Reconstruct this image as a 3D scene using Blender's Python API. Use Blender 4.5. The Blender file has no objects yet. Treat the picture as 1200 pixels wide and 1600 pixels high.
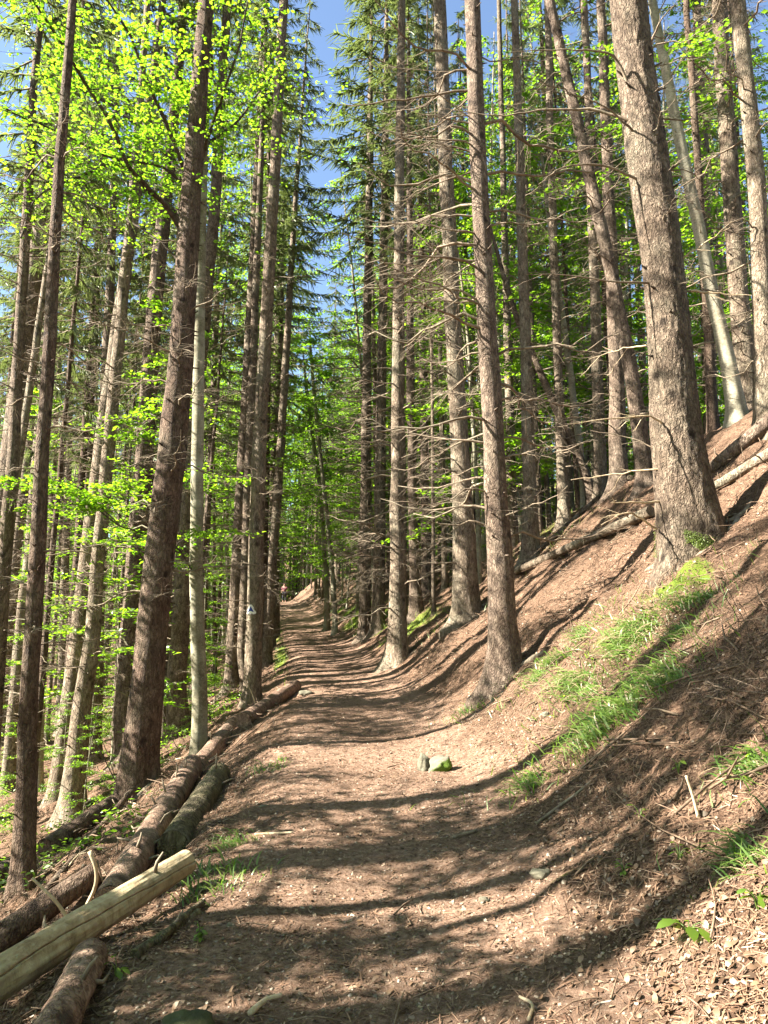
import bpy, math, random
import numpy as np
from mathutils import Vector, Matrix

# ------------------------------------------------------------------ camera, sky, sun, exposure
S = bpy.context.scene
COL = S.collection
PITCH = math.radians(9.8)
CAM = np.array([0.0, 0.0, 1.6])
F = 1155.0                                   # focal length in pixels of a 1200x1600 frame
cd = bpy.data.cameras.new("camera"); cam = bpy.data.objects.new("camera", cd); COL.objects.link(cam)
cam.location = CAM; cam.rotation_euler = (math.pi / 2 + PITCH, 0, 0)
cd.sensor_fit = 'VERTICAL'; cd.sensor_height = 36.0; cd.sensor_width = 27.0; cd.lens = 36.0 * F / 1600
cd.clip_start = 0.05; cd.clip_end = 2000
S.camera = cam

SUN_EL, SUN_AZ = math.radians(36), math.radians(-98)   # azimuth measured from +Y, clockwise seen from above
TO_SUN = np.array([math.sin(SUN_AZ) * math.cos(SUN_EL), math.cos(SUN_AZ) * math.cos(SUN_EL), math.sin(SUN_EL)])
w = bpy.data.worlds.new("World"); S.world = w; w.use_nodes = True
nt = w.node_tree; bg = nt.nodes['Background']
sky = nt.nodes.new('ShaderNodeTexSky'); sky.sky_type = 'NISHITA'; sky.sun_disc = False
sky.sun_elevation = SUN_EL; sky.sun_rotation = SUN_AZ; sky.air_density = 1.0; sky.dust_density = 0.8; sky.ozone_density = 2.0
nt.links.new(sky.outputs[0], bg.inputs[0]); bg.inputs[1].default_value = 0.05
sd = bpy.data.lights.new("sun", 'SUN'); so = bpy.data.objects.new("sun", sd); COL.objects.link(so)
sd.energy = 5.0; sd.angle = math.radians(0.5); sd.color = (1.0, 0.925, 0.82)
so.rotation_euler = Vector(TO_SUN).to_track_quat('Z', 'Y').to_euler()
S.view_settings.view_transform = 'Standard'; S.view_settings.look = 'None'
S.view_settings.gamma = 1.0; S.view_settings.exposure = 2.8
try: S.view_settings.use_curve_mapping = False
except Exception: pass
S.cycles.max_bounces = 7; S.cycles.diffuse_bounces = 2; S.cycles.glossy_bounces = 2
S.cycles.transmission_bounces = 5; S.cycles.transparent_max_bounces = 4
S.cycles.caustics_reflective = False; S.cycles.caustics_refractive = False

rng = np.random.default_rng(11)
random.seed(5)

# ------------------------------------------------------------------ small numeric helpers
def _h(ix, iy, iz, seed):
    n = (ix.astype(np.int64) * 374761393 + iy.astype(np.int64) * 668265263 + iz.astype(np.int64) * 2147483647 + seed * 974634777) & 0xffffffff
    n = ((n ^ (n >> 13)) * 1274126177) & 0xffffffff
    n = (n ^ (n >> 16)) & 0xffffffff
    return n.astype(np.float64) / 4294967295.0 * 2 - 1
def vnoise(x, y, z=0.0, seed=0):
    x, y, z = np.broadcast_arrays(np.asarray(x, float), np.asarray(y, float), np.asarray(z, float))
    ix, iy, iz = np.floor(x), np.floor(y), np.floor(z)
    fx, fy, fz = x - ix, y - iy, z - iz
    s = lambda t: t * t * t * (t * (t * 6 - 15) + 10)
    fx, fy, fz = s(fx), s(fy), s(fz)
    r = 0
    for a in (0, 1):
        for b in (0, 1):
            for c in (0, 1):
                r = r + _h(ix + a, iy + b, iz + c, seed) * (fx if a else 1 - fx) * (fy if b else 1 - fy) * (fz if c else 1 - fz)
    return r
def fbm(x, y, z=0.0, oct=4, seed=0):
    r = 0; a = 1.0; f = 1.0
    for o in range(oct):
        r = r + a * vnoise(np.asarray(x) * f, np.asarray(y) * f, np.asarray(z) * f, seed + o * 17); a *= 0.5; f *= 2.03
    return r
def smooth_curve(xs, ys, sig=2.0):
    g = np.arange(-40, 220, 0.25); v = np.interp(g, xs, ys)
    k = np.exp(-0.5 * (np.arange(-24, 25) * 0.25 / sig) ** 2); k /= k.sum()
    v = np.convolve(np.pad(v, 24, mode='edge'), k, mode='valid')
    return lambda q: np.interp(q, g, v)
def smin(a, b, k):
    h = np.clip(0.5 + 0.5 * (b - a) / k, 0, 1)
    return b * (1 - h) + a * h - k * h * (1 - h)

# ------------------------------------------------------------------ terrain
XC = smooth_curve([-20, 0, 4, 8, 14, 19.5, 30, 52, 66, 80, 110], [-.3, -.15, -.08, .05, -.4, -1.05, -2.6, -6.0, -8.9, -12.5, -22], 1.5)
ZP = smooth_curve([-20, 0, 8, 19.5, 30, 52, 66, 70, 80, 100, 150, 218], [-.4, 0, .25, .8, 1.42, 3.35, 4.95, 5.05, 4.2, 7, 24, 30], 1.2)
WL = smooth_curve([0, 4, 8, 12, 20, 52], [1.15, 1.15, 1.25, 1.3, 1.25, 1.3], 1.0)
WR = smooth_curve([0, 4, 8, 12, 20, 52], [1.05, 1.1, 1.2, 1.15, 1.2, 1.1], 1.0)
CAP = smooth_curve([0, 12, 18, 24, 40, 66, 120], [5.6, 5.2, 4.3, 3.0, 2.6, 2.2, 3.0], 1.5)
LCAP = smooth_curve([0, 12, 30, 66, 120], [2.9, 3.0, 2.6, 2.4, 1.0], 2)
def H(x, y, fine=True):
    x = np.asarray(x, float); y = np.asarray(y, float)
    u = x - XC(y); wl = WL(y); wr = WR(y)
    sr = u - wr; sl = -u - wl
    sp = lambda s, k: (np.sqrt(s * s + k * k) + s) / 2
    right = smin(0.86 * sp(sr, .45), CAP(y) + 0.13 * sr, 1.2)
    right = np.where(sr < -3, 0, right)
    left = smin(0.56 * sp(sl, .5), LCAP(y) + 0.08 * sl, 1.5)
    left = np.where(sl < -3, 0, left)
    base = ZP(y) + right - left
    off = np.clip((np.abs(u) - 0.9) / 1.2, 0, 1)
    base = base + (0.02 + 0.16 * off) * fbm(x / 3.1, y / 3.1, 0, 2, 3) + (0.014 + 0.085 * off) * fbm(x / .7, y / .7, 0, 3, 9)
    # worn tread: slightly dished, with soft ridges across
    base = base - 0.05 * np.exp(-(u / 0.8) ** 2)
    if fine:
        base = base + (0.008 + 0.02 * off) * fbm(x / .13, y / .13, 0, 3, 21)
    base = base + .05 * np.exp(-((x - .98) ** 2 + ((y - 4.2) * .8) ** 2) / .17 ** 2)
    # mossy root spur that runs from the big spruce down to the trail
    ax, ay, bx, by = 3.25, 8.0, 1.75, 8.4
    t = np.clip(((x - ax) * (bx - ax) + (y - ay) * (by - ay)) / ((bx - ax) ** 2 + (by - ay) ** 2), 0, 1)
    d = np.hypot(x - ax - t * (bx - ax), y - ay - t * (by - ay))
    base = base + 0.2 * np.exp(-(d / .33) ** 2)
    return base
def normal(x, y):
    e = 0.08
    gx = (H(x + e, y, False) - H(x - e, y, False)) / (2 * e); gy = (H(x, y + e, False) - H(x, y - e, False)) / (2 * e)
    n = np.stack([-gx, -gy, np.ones_like(gx)], -1)
    return n / np.linalg.norm(n, axis=-1, keepdims=True)
FWD = np.array([0, math.cos(PITCH), math.sin(PITCH)]); UP = np.array([0, -math.sin(PITCH), math.cos(PITCH)]); RT = np.array([1.0, 0, 0])
def ray(px, py):
    return FWD + (px - 600) / F * RT + (800 - py) / F * UP
def hit(px, py):
    """where the line of sight through a photo pixel meets the terrain"""
    d = ray(px, py); t = np.concatenate([np.arange(1.5, 30, .01), np.arange(30, 140, .05)])
    P = CAM + t[:, None] * d; g = P[:, 2] - H(P[:, 0], P[:, 1], False)
    i = np.argmax(g < 0)
    if not (g < 0).any(): i = len(t) - 1; print('no hit', px, py)
    q = P[i].copy(); q[2] = H(q[0], q[1], False); return q
def at_depth(px, py, y):
    d = ray(px, py); return CAM + d * (y / d[1])
def depth(p):
    return float(np.dot(np.asarray(p) - CAM, FWD))
def project(p):
    v = np.asarray(p) - CAM; z = v @ FWD
    return 600 + F * (v @ RT) / z, 800 - F * (v @ UP) / z, z

# ------------------------------------------------------------------ mesh building
class MB:
    def __init__(s): s.V = []; s.Q = []; s.T = []; s.n = 0
    def add(s, V, Q=None, T=None):
        V = np.asarray(V, float).reshape(-1, 3)
        if Q is not None and len(Q): s.Q.append(np.asarray(Q, np.int64) + s.n)
        if T is not None and len(T): s.T.append(np.asarray(T, np.int64) + s.n)
        s.V.append(V); s.n += len(V)
    def mesh(s, name, smooth=True):
        V = np.concatenate(s.V) if s.V else np.zeros((0, 3))
        Q = np.concatenate(s.Q) if s.Q else np.zeros((0, 4), np.int64)
        T = np.concatenate(s.T) if s.T else np.zeros((0, 3), np.int64)
        me = bpy.data.meshes.new(name)
        me.vertices.add(len(V)); me.vertices.foreach_set('co', V.astype(np.float32).ravel())
        me.loops.add(Q.size + T.size); me.loops.foreach_set('vertex_index', np.concatenate([Q.ravel(), T.ravel()]).astype(np.int32))
        me.polygons.add(len(Q) + len(T))
        ls = np.concatenate([np.arange(len(Q)) * 4, Q.size + np.arange(len(T)) * 3]).astype(np.int32)
        me.polygons.foreach_set('loop_start', ls)
        me.update(calc_edges=True)
        if smooth: me.polygons.foreach_set('use_smooth', np.ones(len(Q) + len(T), bool))
        me.validate(); return me
def put(name, me, mat, parent=None, loc=(0, 0, 0)):
    if mat is not None and len(me.materials) == 0: me.materials.append(mat)
    o = bpy.data.objects.new(name, me); COL.objects.link(o); o.location = loc
    if parent: o.parent = parent
    return o
def tag(o, label=None, cat=None, group=None, kind=None):
    if label: o['label'] = label
    if cat: o['category'] = cat
    if group: o['group'] = group
    if kind: o['kind'] = kind
    return o
def thing(name, label, cat, loc, group=None, rot=(0, 0, 0), scale=1.0):
    o = bpy.data.objects.new(name, None); COL.objects.link(o); o.empty_display_size = .2
    o.location = loc; o.rotation_euler = rot; o.scale = (scale,) * 3 if np.isscalar(scale) else scale
    return tag(o, label, cat, group)
def frames(P):
    T = np.gradient(P, axis=0); T /= np.linalg.norm(T, axis=1, keepdims=True) + 1e-9
    ref = np.array([0, 0, 1.0]) if abs(T[0, 2]) < .9 else np.array([1.0, 0, 0])
    A = np.zeros_like(T); a = ref - T[0] * (ref @ T[0]); a /= np.linalg.norm(a)
    for i in range(len(T)):
        a = a - T[i] * (a @ T[i]); a /= np.linalg.norm(a) + 1e-9; A[i] = a
    return T, A, np.cross(T, A)
def tube(mb, P, R, n=6, cap=False, rough=None):
    P = np.asarray(P, float); R = np.broadcast_to(np.asarray(R, float), (len(P),))
    T, A, B = frames(P); th = np.arange(n) / n * 2 * math.pi
    rr = R[:, None] * np.ones(n)
    if rough is not None: rr = rr * rough(P, th)
    V = P[:, None] + rr[..., None] * (np.cos(th)[None, :, None] * A[:, None] + np.sin(th)[None, :, None] * B[:, None])
    i = np.arange(len(P) - 1)[:, None]; j = np.arange(n)[None]; j2 = (j + 1) % n
    Q = np.stack([i * n + j, i * n + j2, (i + 1) * n + j2, (i + 1) * n + j], -1).reshape(-1, 4)
    V = V.reshape(-1, 3); T3 = []
    if cap:
        V = np.concatenate([V, P[:1], P[-1:]]); c0, c1 = len(V) - 2, len(V) - 1
        k = np.arange(n); k2 = (k + 1) % n
        T3 = np.concatenate([np.stack([k2, k, np.full(n, c0)], -1), np.stack([k + (len(P) - 1) * n, k2 + (len(P) - 1) * n, np.full(n, c1)], -1)])
    mb.add(V, Q, T3)
def spline(pts, n):
    pts = np.asarray(pts, float); m = len(pts)
    if m == 2: return pts[0] + (pts[1] - pts[0]) * np.linspace(0, 1, n)[:, None]
    E = np.concatenate([[2 * pts[0] - pts[1]], pts, [2 * pts[-1] - pts[-2]]])
    t = np.linspace(0, m - 1 - 1e-6, n); i = t.astype(int); f = (t - i)[:, None]
    p0, p1, p2, p3 = E[i], E[i + 1], E[i + 2], E[i + 3]
    return .5 * (2 * p1 + (p2 - p0) * f + (2 * p0 - 5 * p1 + 4 * p2 - p3) * f ** 2 + (3 * p1 - p0 - 3 * p2 + p3) * f ** 3)
def stamp(mb, TV, TF, P, Nn, yaw, sc, r=rng):
    """copies of a small template laid on positions P, its z along Nn"""
    P = np.asarray(P); N = len(P)
    Nn = Nn / (np.linalg.norm(Nn, axis=1, keepdims=True) + 1e-9)
    ref = np.stack([np.cos(yaw), np.sin(yaw), np.zeros(N)], -1)
    X = ref - Nn * (ref * Nn).sum(1, keepdims=True); X /= np.linalg.norm(X, axis=1, keepdims=True) + 1e-9
    Y = np.cross(Nn, X); R = np.stack([X, Y, Nn], -1)
    sc = np.asarray(sc, float)
    if sc.ndim == 1: sc = np.repeat(sc[:, None], 3, 1)
    V = np.einsum('nij,nkj->nki', R, TV[None] * sc[:, None, :]) + P[:, None]
    Fc = np.asarray(TF); FF = (Fc[None] + (np.arange(N) * len(TV))[:, None, None]).reshape(-1, Fc.shape[1])
    mb.add(V.reshape(-1, 3), FF if Fc.shape[1] == 4 else None, FF if Fc.shape[1] == 3 else None)
LEAF_V = np.array([[0, 0, 0], [.45, .30, .07], [1, 0, -.05], [.45, -.30, .07], [.75, .2, .03], [.75, -.2, .03], [.15, .17, .04], [.15, -.17, .04]])
LEAF_T = np.array([[0, 6, 7], [6, 1, 3], [6, 3, 7], [1, 4, 5], [1, 5, 3], [4, 2, 5]])
LEAF4_V = np.array([[0, 0, 0], [.5, .32, .08], [1, 0, -.04], [.5, -.32, .08]]); LEAF4_T = np.array([[0, 1, 2], [0, 2, 3]])[:, ::-1]
def ico(sub=1):
    import bmesh
    bm = bmesh.new(); bmesh.ops.create_icosphere(bm, subdivisions=sub, radius=1); bm.verts.index_update()
    V = np.array([v.co[:] for v in bm.verts]); T = np.array([[v.index for v in f.verts] for f in bm.faces]); bm.free(); return V, T

# ------------------------------------------------------------------ materials
def mat(name):
    m = bpy.data.materials.new(name); m.use_nodes = True; n = m.node_tree; n.nodes.clear()
    o = n.nodes.new('ShaderNodeOutputMaterial'); return m, n, o
def nd(n, t, **k):
    x = n.nodes.new(t)
    for a, v in k.items():
        if a.startswith('i_'):
            x.inputs[a[2:].replace('_', ' ')].default_value = v
        else: setattr(x, a, v)
    return x
def ramp(n, fac, stops):
    r = nd(n, 'ShaderNodeValToRGB'); e = r.color_ramp.elements
    while len(e) < len(stops): e.new(0.5)
    for el, (p, c) in zip(e, stops): el.position = p; el.color = (*c, 1) if len(c) == 3 else c
    n.links.new(fac, r.inputs[0]); return r.outputs[0]
def mix(n, fac, a, b, blend='MIX'):
    x = nd(n, 'ShaderNodeMix', data_type='RGBA', blend_type=blend)
    for s, v in ((x.inputs[0], fac), (x.inputs[6], a), (x.inputs[7], b)):
        if hasattr(v, 'is_output'): n.links.new(v, s)
        else: s.default_value = v if np.isscalar(v) else ((*v, 1) if len(v) == 3 else v)
    return x.outputs[2]
def coords(n, scale=(1, 1, 1), kind='Object', offset=True):
    tc = nd(n, 'ShaderNodeTexCoord'); mp = nd(n, 'ShaderNodeMapping'); mp.inputs['Scale'].default_value = scale
    n.links.new(tc.outputs[kind], mp.inputs[0])
    if offset:
        oi = nd(n, 'ShaderNodeObjectInfo'); ml = nd(n, 'ShaderNodeMath', operation='MULTIPLY'); ml.inputs[1].default_value = 37.0
        n.links.new(oi.outputs['Random'], ml.inputs[0]); n.links.new(ml.outputs[0], mp.inputs[1])
    return mp.outputs[0]
def noise(n, v, scale, detail=5, rough=.6, dist=0.0):
    x = nd(n, 'ShaderNodeTexNoise'); x.inputs['Scale'].default_value = scale; x.inputs['Detail'].default_value = detail
    x.inputs['Roughness'].default_value = rough; x.inputs['Distortion'].default_value = dist
    n.links.new(v, x.inputs['Vector']); return x.outputs[0]
def finish(n, o, col, rough=.85, bump=None, strength=.6, dist=.02, spec=.25):
    b = nd(n, 'ShaderNodeBsdfPrincipled'); b.inputs['Roughness'].default_value = rough; b.inputs['Specular IOR Level'].default_value = spec
    if hasattr(col, 'is_output'): n.links.new(col, b.inputs['Base Color'])
    else: b.inputs['Base Color'].default_value = (*col, 1)
    if bump is not None:
        bp = nd(n, 'ShaderNodeBump'); bp.inputs['Strength'].default_value = strength; bp.inputs['Distance'].default_value = dist
        n.links.new(bump, bp.inputs['Height']); n.links.new(bp.outputs[0], b.inputs['Normal'])
    n.links.new(b.outputs[0], o.inputs[0]); return b
def math_(n, op, a, b):
    x = nd(n, 'ShaderNodeMath', operation=op)
    for s, v in zip(x.inputs, (a, b)):
        if hasattr(v, 'is_output'): n.links.new(v, s)
        else: s.default_value = v
    return x.outputs[0]

def m_bark(name, dark, mid, light, lichen=(.26, .27, .19), lich=.35, vs=26, zs=.45, bump=.8, crack=True):
    m, n, o = mat(name)
    v = coords(n, (1, 1, zs)); v2 = coords(n, (1, 1, .8))
    a = noise(n, v, 16, 8, .68, .4); c = ramp(n, a, [(.3, dark), (.5, mid), (.72, light)])
    big = noise(n, v2, 1.7, 5, .65); c = mix(n, ramp(n, big, [(.45, (0, 0, 0)), (.7, (lich, lich, lich))]), c, lichen)
    tone = noise(n, coords(n, (1, 1, .5)), 4.5, 4, .6); c = mix(n, .8, c, ramp(n, tone, [(.3, (.55, .5, .46)), (.65, (1.15, 1.15, 1.15))]), 'MULTIPLY')
    spot = noise(n, v2, 30, 3, .7); c = mix(n, ramp(n, spot, [(.6, (0, 0, 0)), (.72, (lich, lich, lich))]), c, tuple(min(1, q * 1.25) for q in lichen))
    h = a
    if crack:
        nn = nd(n, 'ShaderNodeTexNoise'); nn.inputs['Scale'].default_value = 7; nn.inputs['Detail'].default_value = 4; n.links.new(v, nn.inputs['Vector'])
        sc = nd(n, 'ShaderNodeVectorMath', operation='SCALE'); sc.inputs['Scale'].default_value = .3; n.links.new(nn.outputs['Color'], sc.inputs[0])
        wv = nd(n, 'ShaderNodeVectorMath', operation='ADD'); n.links.new(coords(n, (1, 1, zs * .62)), wv.inputs[0]); n.links.new(sc.outputs[0], wv.inputs[1])
        ds = []
        for q in (1.0, 2.3):
            vo = nd(n, 'ShaderNodeTexVoronoi', feature='DISTANCE_TO_EDGE'); vo.inputs['Scale'].default_value = vs * .62 * q; n.links.new(wv.outputs[0], vo.inputs['Vector']); ds.append(vo.outputs['Distance'])
        d1 = ramp(n, ds[0], [(0, (0, 0, 0)), (.2, (1, 1, 1))]); d2 = ramp(n, ds[1], [(0, (0, 0, 0)), (.25, (1, 1, 1))])
        dd = math_(n, 'ADD', math_(n, 'MULTIPLY', d1, .65), math_(n, 'MULTIPLY', d2, .35))
        c = mix(n, .8, c, ramp(n, dd, [(0, (.3, .27, .25)), (.75, (1.08, 1.08, 1.08))]), 'MULTIPLY')
        kn = nd(n, 'ShaderNodeTexVoronoi', feature='F1'); kn.inputs['Scale'].default_value = 3.2; n.links.new(coords(n, (1, 1, .9)), kn.inputs['Vector'])
        kd = math_(n, 'ADD', kn.outputs['Distance'], math_(n, 'MULTIPLY', math_(n, 'SUBTRACT', a, .5), .25))
        c = mix(n, ramp(n, kd, [(.1, (.85, .85, .85)), (.24, (0, 0, 0))]), c, tuple(q * .45 for q in dark))
        h = math_(n, 'ADD', math_(n, 'MULTIPLY', a, .7), math_(n, 'MULTIPLY', dd, .8))
    finish(n, o, c, .9, h, bump, .03, .2); return m
M_SPRUCE = m_bark('spruce_bark', (.065, .047, .035), (.19, .145, .105), (.34, .27, .2))
M_BIG = m_bark('old_spruce_bark', (.05, .036, .025), (.165, .125, .09), (.3, .24, .175), lich=.2, vs=30, zs=.5, bump=1.0)
M_RED = m_bark('reddish_bark', (.058, .042, .031), (.175, .13, .097), (.32, .255, .19), lich=.12, vs=34, zs=.5)
M_GREYS = m_bark('grey_spruce_bark', (.09, .07, .05), (.23, .18, .13), (.36, .295, .22), lich=.45, vs=26)
M_DARKB = m_bark('dark_bark', (.05, .033, .024), (.13, .088, .062), (.22, .16, .12), lich=.2, vs=30)
M_BEECH = m_bark('beech_bark', (.1, .092, .058), (.19, .175, .115), (.28, .265, .185), lichen=(.42, .42, .33), lich=.6, zs=1.6, bump=.25, crack=False)
M_BIRCH = m_bark('pale_bark', (.14, .125, .085), (.29, .27, .195), (.43, .4, .3), lichen=(.2, .19, .15), lich=.5, zs=2.2, bump=.2, crack=False)
M_DTWIG = m_bark('dead_twig_bark', (.08, .06, .042), (.2, .155, .11), (.34, .28, .205), lich=.3, crack=False, bump=.3)
M_LTWIG = m_bark('litter_twig_bark', (.05, .033, .022), (.15, .1, .066), (.29, .21, .145), lich=.2, crack=False, bump=.3)
M_PALEW = m_bark('bare_weathered_wood', (.3, .22, .13), (.46, .36, .23), (.6, .5, .35), lichen=(.35, .36, .28), lich=.3, zs=.12, crack=False, bump=.4)
M_LOGG = m_bark('weathered_log_wood', (.19, .13, .07), (.37, .28, .165), (.5, .41, .27), lichen=(.26, .28, .19), lich=.7, zs=.5, crack=False, bump=.35)
M_LOGP = m_bark('pinkish_log_bark', (.1, .062, .045), (.25, .165, .118), (.38, .27, .2), lich=.15, zs=.8, bump=.6)
M_LOGM = m_bark('mossy_log_bark', (.055, .045, .03), (.14, .12, .075), (.24, .21, .13), lichen=(.15, .15, .04), lich=.55, bump=.8)
M_DBR = m_bark('dark_branch_bark', (.03, .022, .017), (.07, .052, .04), (.13, .1, .08), lich=.15, crack=False, bump=.3)

def m_leaf(name, c1, c2, t1, t2, tr=.5, world=2.0):
    m, n, o = mat(name)
    g = nd(n, 'ShaderNodeNewGeometry'); r = g.outputs['Random Per Island']
    d = nd(n, 'ShaderNodeBsdfDiffuse'); t = nd(n, 'ShaderNodeBsdfTranslucent'); gl = nd(n, 'ShaderNodeBsdfGlossy'); gl.inputs['Roughness'].default_value = .45
    n.links.new(ramp(n, r, [(0, c1), (1, c2)]), d.inputs[0]); n.links.new(ramp(n, r, [(0, t1), (1, t2)]), t.inputs[0])
    gl.inputs[0].default_value = (.9, .95, .8, 1)
    a = nd(n, 'ShaderNodeMixShader'); a.inputs[0].default_value = tr; n.links.new(d.outputs[0], a.inputs[1]); n.links.new(t.outputs[0], a.inputs[2])
    b = nd(n, 'ShaderNodeMixShader'); b.inputs[0].default_value = .05; n.links.new(a.outputs[0], b.inputs[1]); n.links.new(gl.outputs[0], b.inputs[2])
    n.links.new(b.outputs[0], o.inputs[0]); return m
M_LEAF = m_leaf('beech_leaf', (.065, .13, .012), (.12, .2, .018), (.2, .46, .012), (.4, .63, .025), .6)
M_LEAF2 = m_leaf('deeper_leaf', (.06, .12, .014), (.1, .175, .018), (.2, .45, .015), (.36, .6, .03), .6)
M_NEED = m_leaf('spruce_needles', (.075, .1, .036), (.15, .17, .07), (.16, .23, .05), (.26, .32, .09), .45)
M_GRASS = m_leaf('grass_blade', (.045, .11, .012), (.14, .2, .04), (.1, .28, .012), (.3, .46, .04), .42)
M_LITTER = m_leaf('dry_leaf', (.05, .028, .017), (.2, .122, .072), (.1, .058, .03), (.2, .125, .07), .1)
M_NLIT = m_leaf('fallen_needles', (.08, .042, .026), (.26, .158, .1), (.15, .085, .045), (.25, .16, .1), .08)
M_STRAW = m_leaf('dead_grass_blade', (.16, .12, .06), (.34, .27, .16), (.2, .15, .07), (.3, .24, .13), .2)
M_CHIP = m_leaf('bark_crumb', (.035, .02, .013), (.34, .235, .16), (.1, .06, .03), (.3, .2, .12), .05)
M_MOSSC = m_leaf('moss', (.06, .1, .01), (.14, .19, .02), (.1, .2, .01), (.2, .3, .02), .2)

def m_soil():
    m, n, o = mat('forest_soil')
    v = coords(n, (1, 1, 1), 'Object', False)
    at = nd(n, 'ShaderNodeAttribute', attribute_name='wear').outputs['Fac']
    a = noise(n, v, 22, 9, .7, .2); b = noise(n, v, 75, 5, .75); c = noise(n, v, 1.1, 5, .6); d = noise(n, v, 240, 3, .8)
    litter = ramp(n, a, [(.36, (.024, .014, .009)), (.5, (.1, .059, .038)), (.66, (.24, .15, .098))])
    litter = mix(n, ramp(n, b, [(.52, (0, 0, 0)), (.6, (.85, .85, .85))]), litter, (.33, .225, .15))
    path = ramp(n, a, [(.34, (.095, .057, .037)), (.5, (.235, .148, .102)), (.66, (.385, .265, .19))])
    path = mix(n, ramp(n, b, [(.53, (0, 0, 0)), (.66, (.7, .7, .7))]), path, (.42, .33, .25))
    path = mix(n, ramp(n, d, [(.36, (.65, .65, .65)), (.48, (0, 0, 0))]), path, (.09, .055, .036))
    w_ = ramp(n, math_(n, 'ADD', at, math_(n, 'MULTIPLY', math_(n, 'SUBTRACT', c, .5), .7)), [(.3, (0, 0, 0)), (.72, (1, 1, 1))])
    col = mix(n, w_, litter, path)
    col = mix(n, ramp(n, noise(n, v, .7, 3, .5), [(.36, (.6, .6, .6)), (.58, (0, 0, 0))]), col, (.075, .047, .03))
    gr = nd(n, 'ShaderNodeAttribute', attribute_name='moss').outputs['Fac']
    mo = ramp(n, math_(n, 'ADD', gr, math_(n, 'MULTIPLY', math_(n, 'SUBTRACT', a, .5), .9)), [(.35, (0, 0, 0)), (.6, (1, 1, 1))])
    col = mix(n, mo, col, mix(n, b, (.06, .1, .012), (.16, .2, .03)))
    h = math_(n, 'ADD', math_(n, 'MULTIPLY', a, .7), math_(n, 'ADD', math_(n, 'MULTIPLY', b, .35), math_(n, 'MULTIPLY', d, .12)))
    finish(n, o, col, .95, h, 1.0, .045, .1); return m
M_SOIL = m_soil()
def m_rock(name, a, b, moss=0.0):
    m, n, o = mat(name); v = coords(n)
    f = noise(n, v, 14, 7, .65); c = ramp(n, f, [(.3, a), (.7, b)])
    if moss:
        g = nd(n, 'ShaderNodeTexCoord'); s = nd(n, 'ShaderNodeSeparateXYZ'); n.links.new(g.outputs['Object'], s.inputs[0])
        k = math_(n, 'ADD', math_(n, 'MULTIPLY', s.outputs[2], -5.0), math_(n, 'ADD', math_(n, 'MULTIPLY', f, .9), moss))
        k = math_(n, 'ADD', k, math_(n, 'MULTIPLY', s.outputs[0], 4.0))
        c = mix(n, ramp(n, k, [(.45, (0, 0, 0)), (.6, (1, 1, 1))]), c, mix(n, noise(n, v, 90, 3), (.04, .08, .008), (.13, .2, .02)))
    finish(n, o, c, .85, noise(n, v, 35, 6, .7), .5, .02); return m
M_ROCK = m_rock('grey_stone', (.075, .07, .048), (.18, .165, .115))
M_ROCKM = m_rock('mossy_stone', (.075, .07, .05), (.19, .18, .13), .42)
M_PEB = m_leaf('pebble_stone', (.1, .07, .05), (.3, .235, .18), (.1, .1, .1), (.1, .1, .1), .0)
M_MOSSR = m_rock('moss_cover', (.025, .03, .012), (.06, .062, .025))
def m_cut():
    m, n, o = mat('sawn_end_grain'); v = coords(n, offset=False)
    f = noise(n, v, 40, 4); c = ramp(n, f, [(.3, (.5, .42, .3)), (.7, (.68, .6, .47))]); finish(n, o, c, .8, f, .3, .005); return m
M_CUT = m_cut()
def m_flat(name, c, r=.7):
    m, n, o = mat(name); v = coords(n); f = noise(n, v, 60, 5); finish(n, o, ramp(n, f, [(.25, tuple(q * .65 for q in c)), (.6, c)]), r, f, .3, .004); return m
M_WHITE = m_flat('white_paint', (.78, .78, .74)); M_BLUE = m_flat('blue_paint', (.03, .06, .25))

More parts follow.
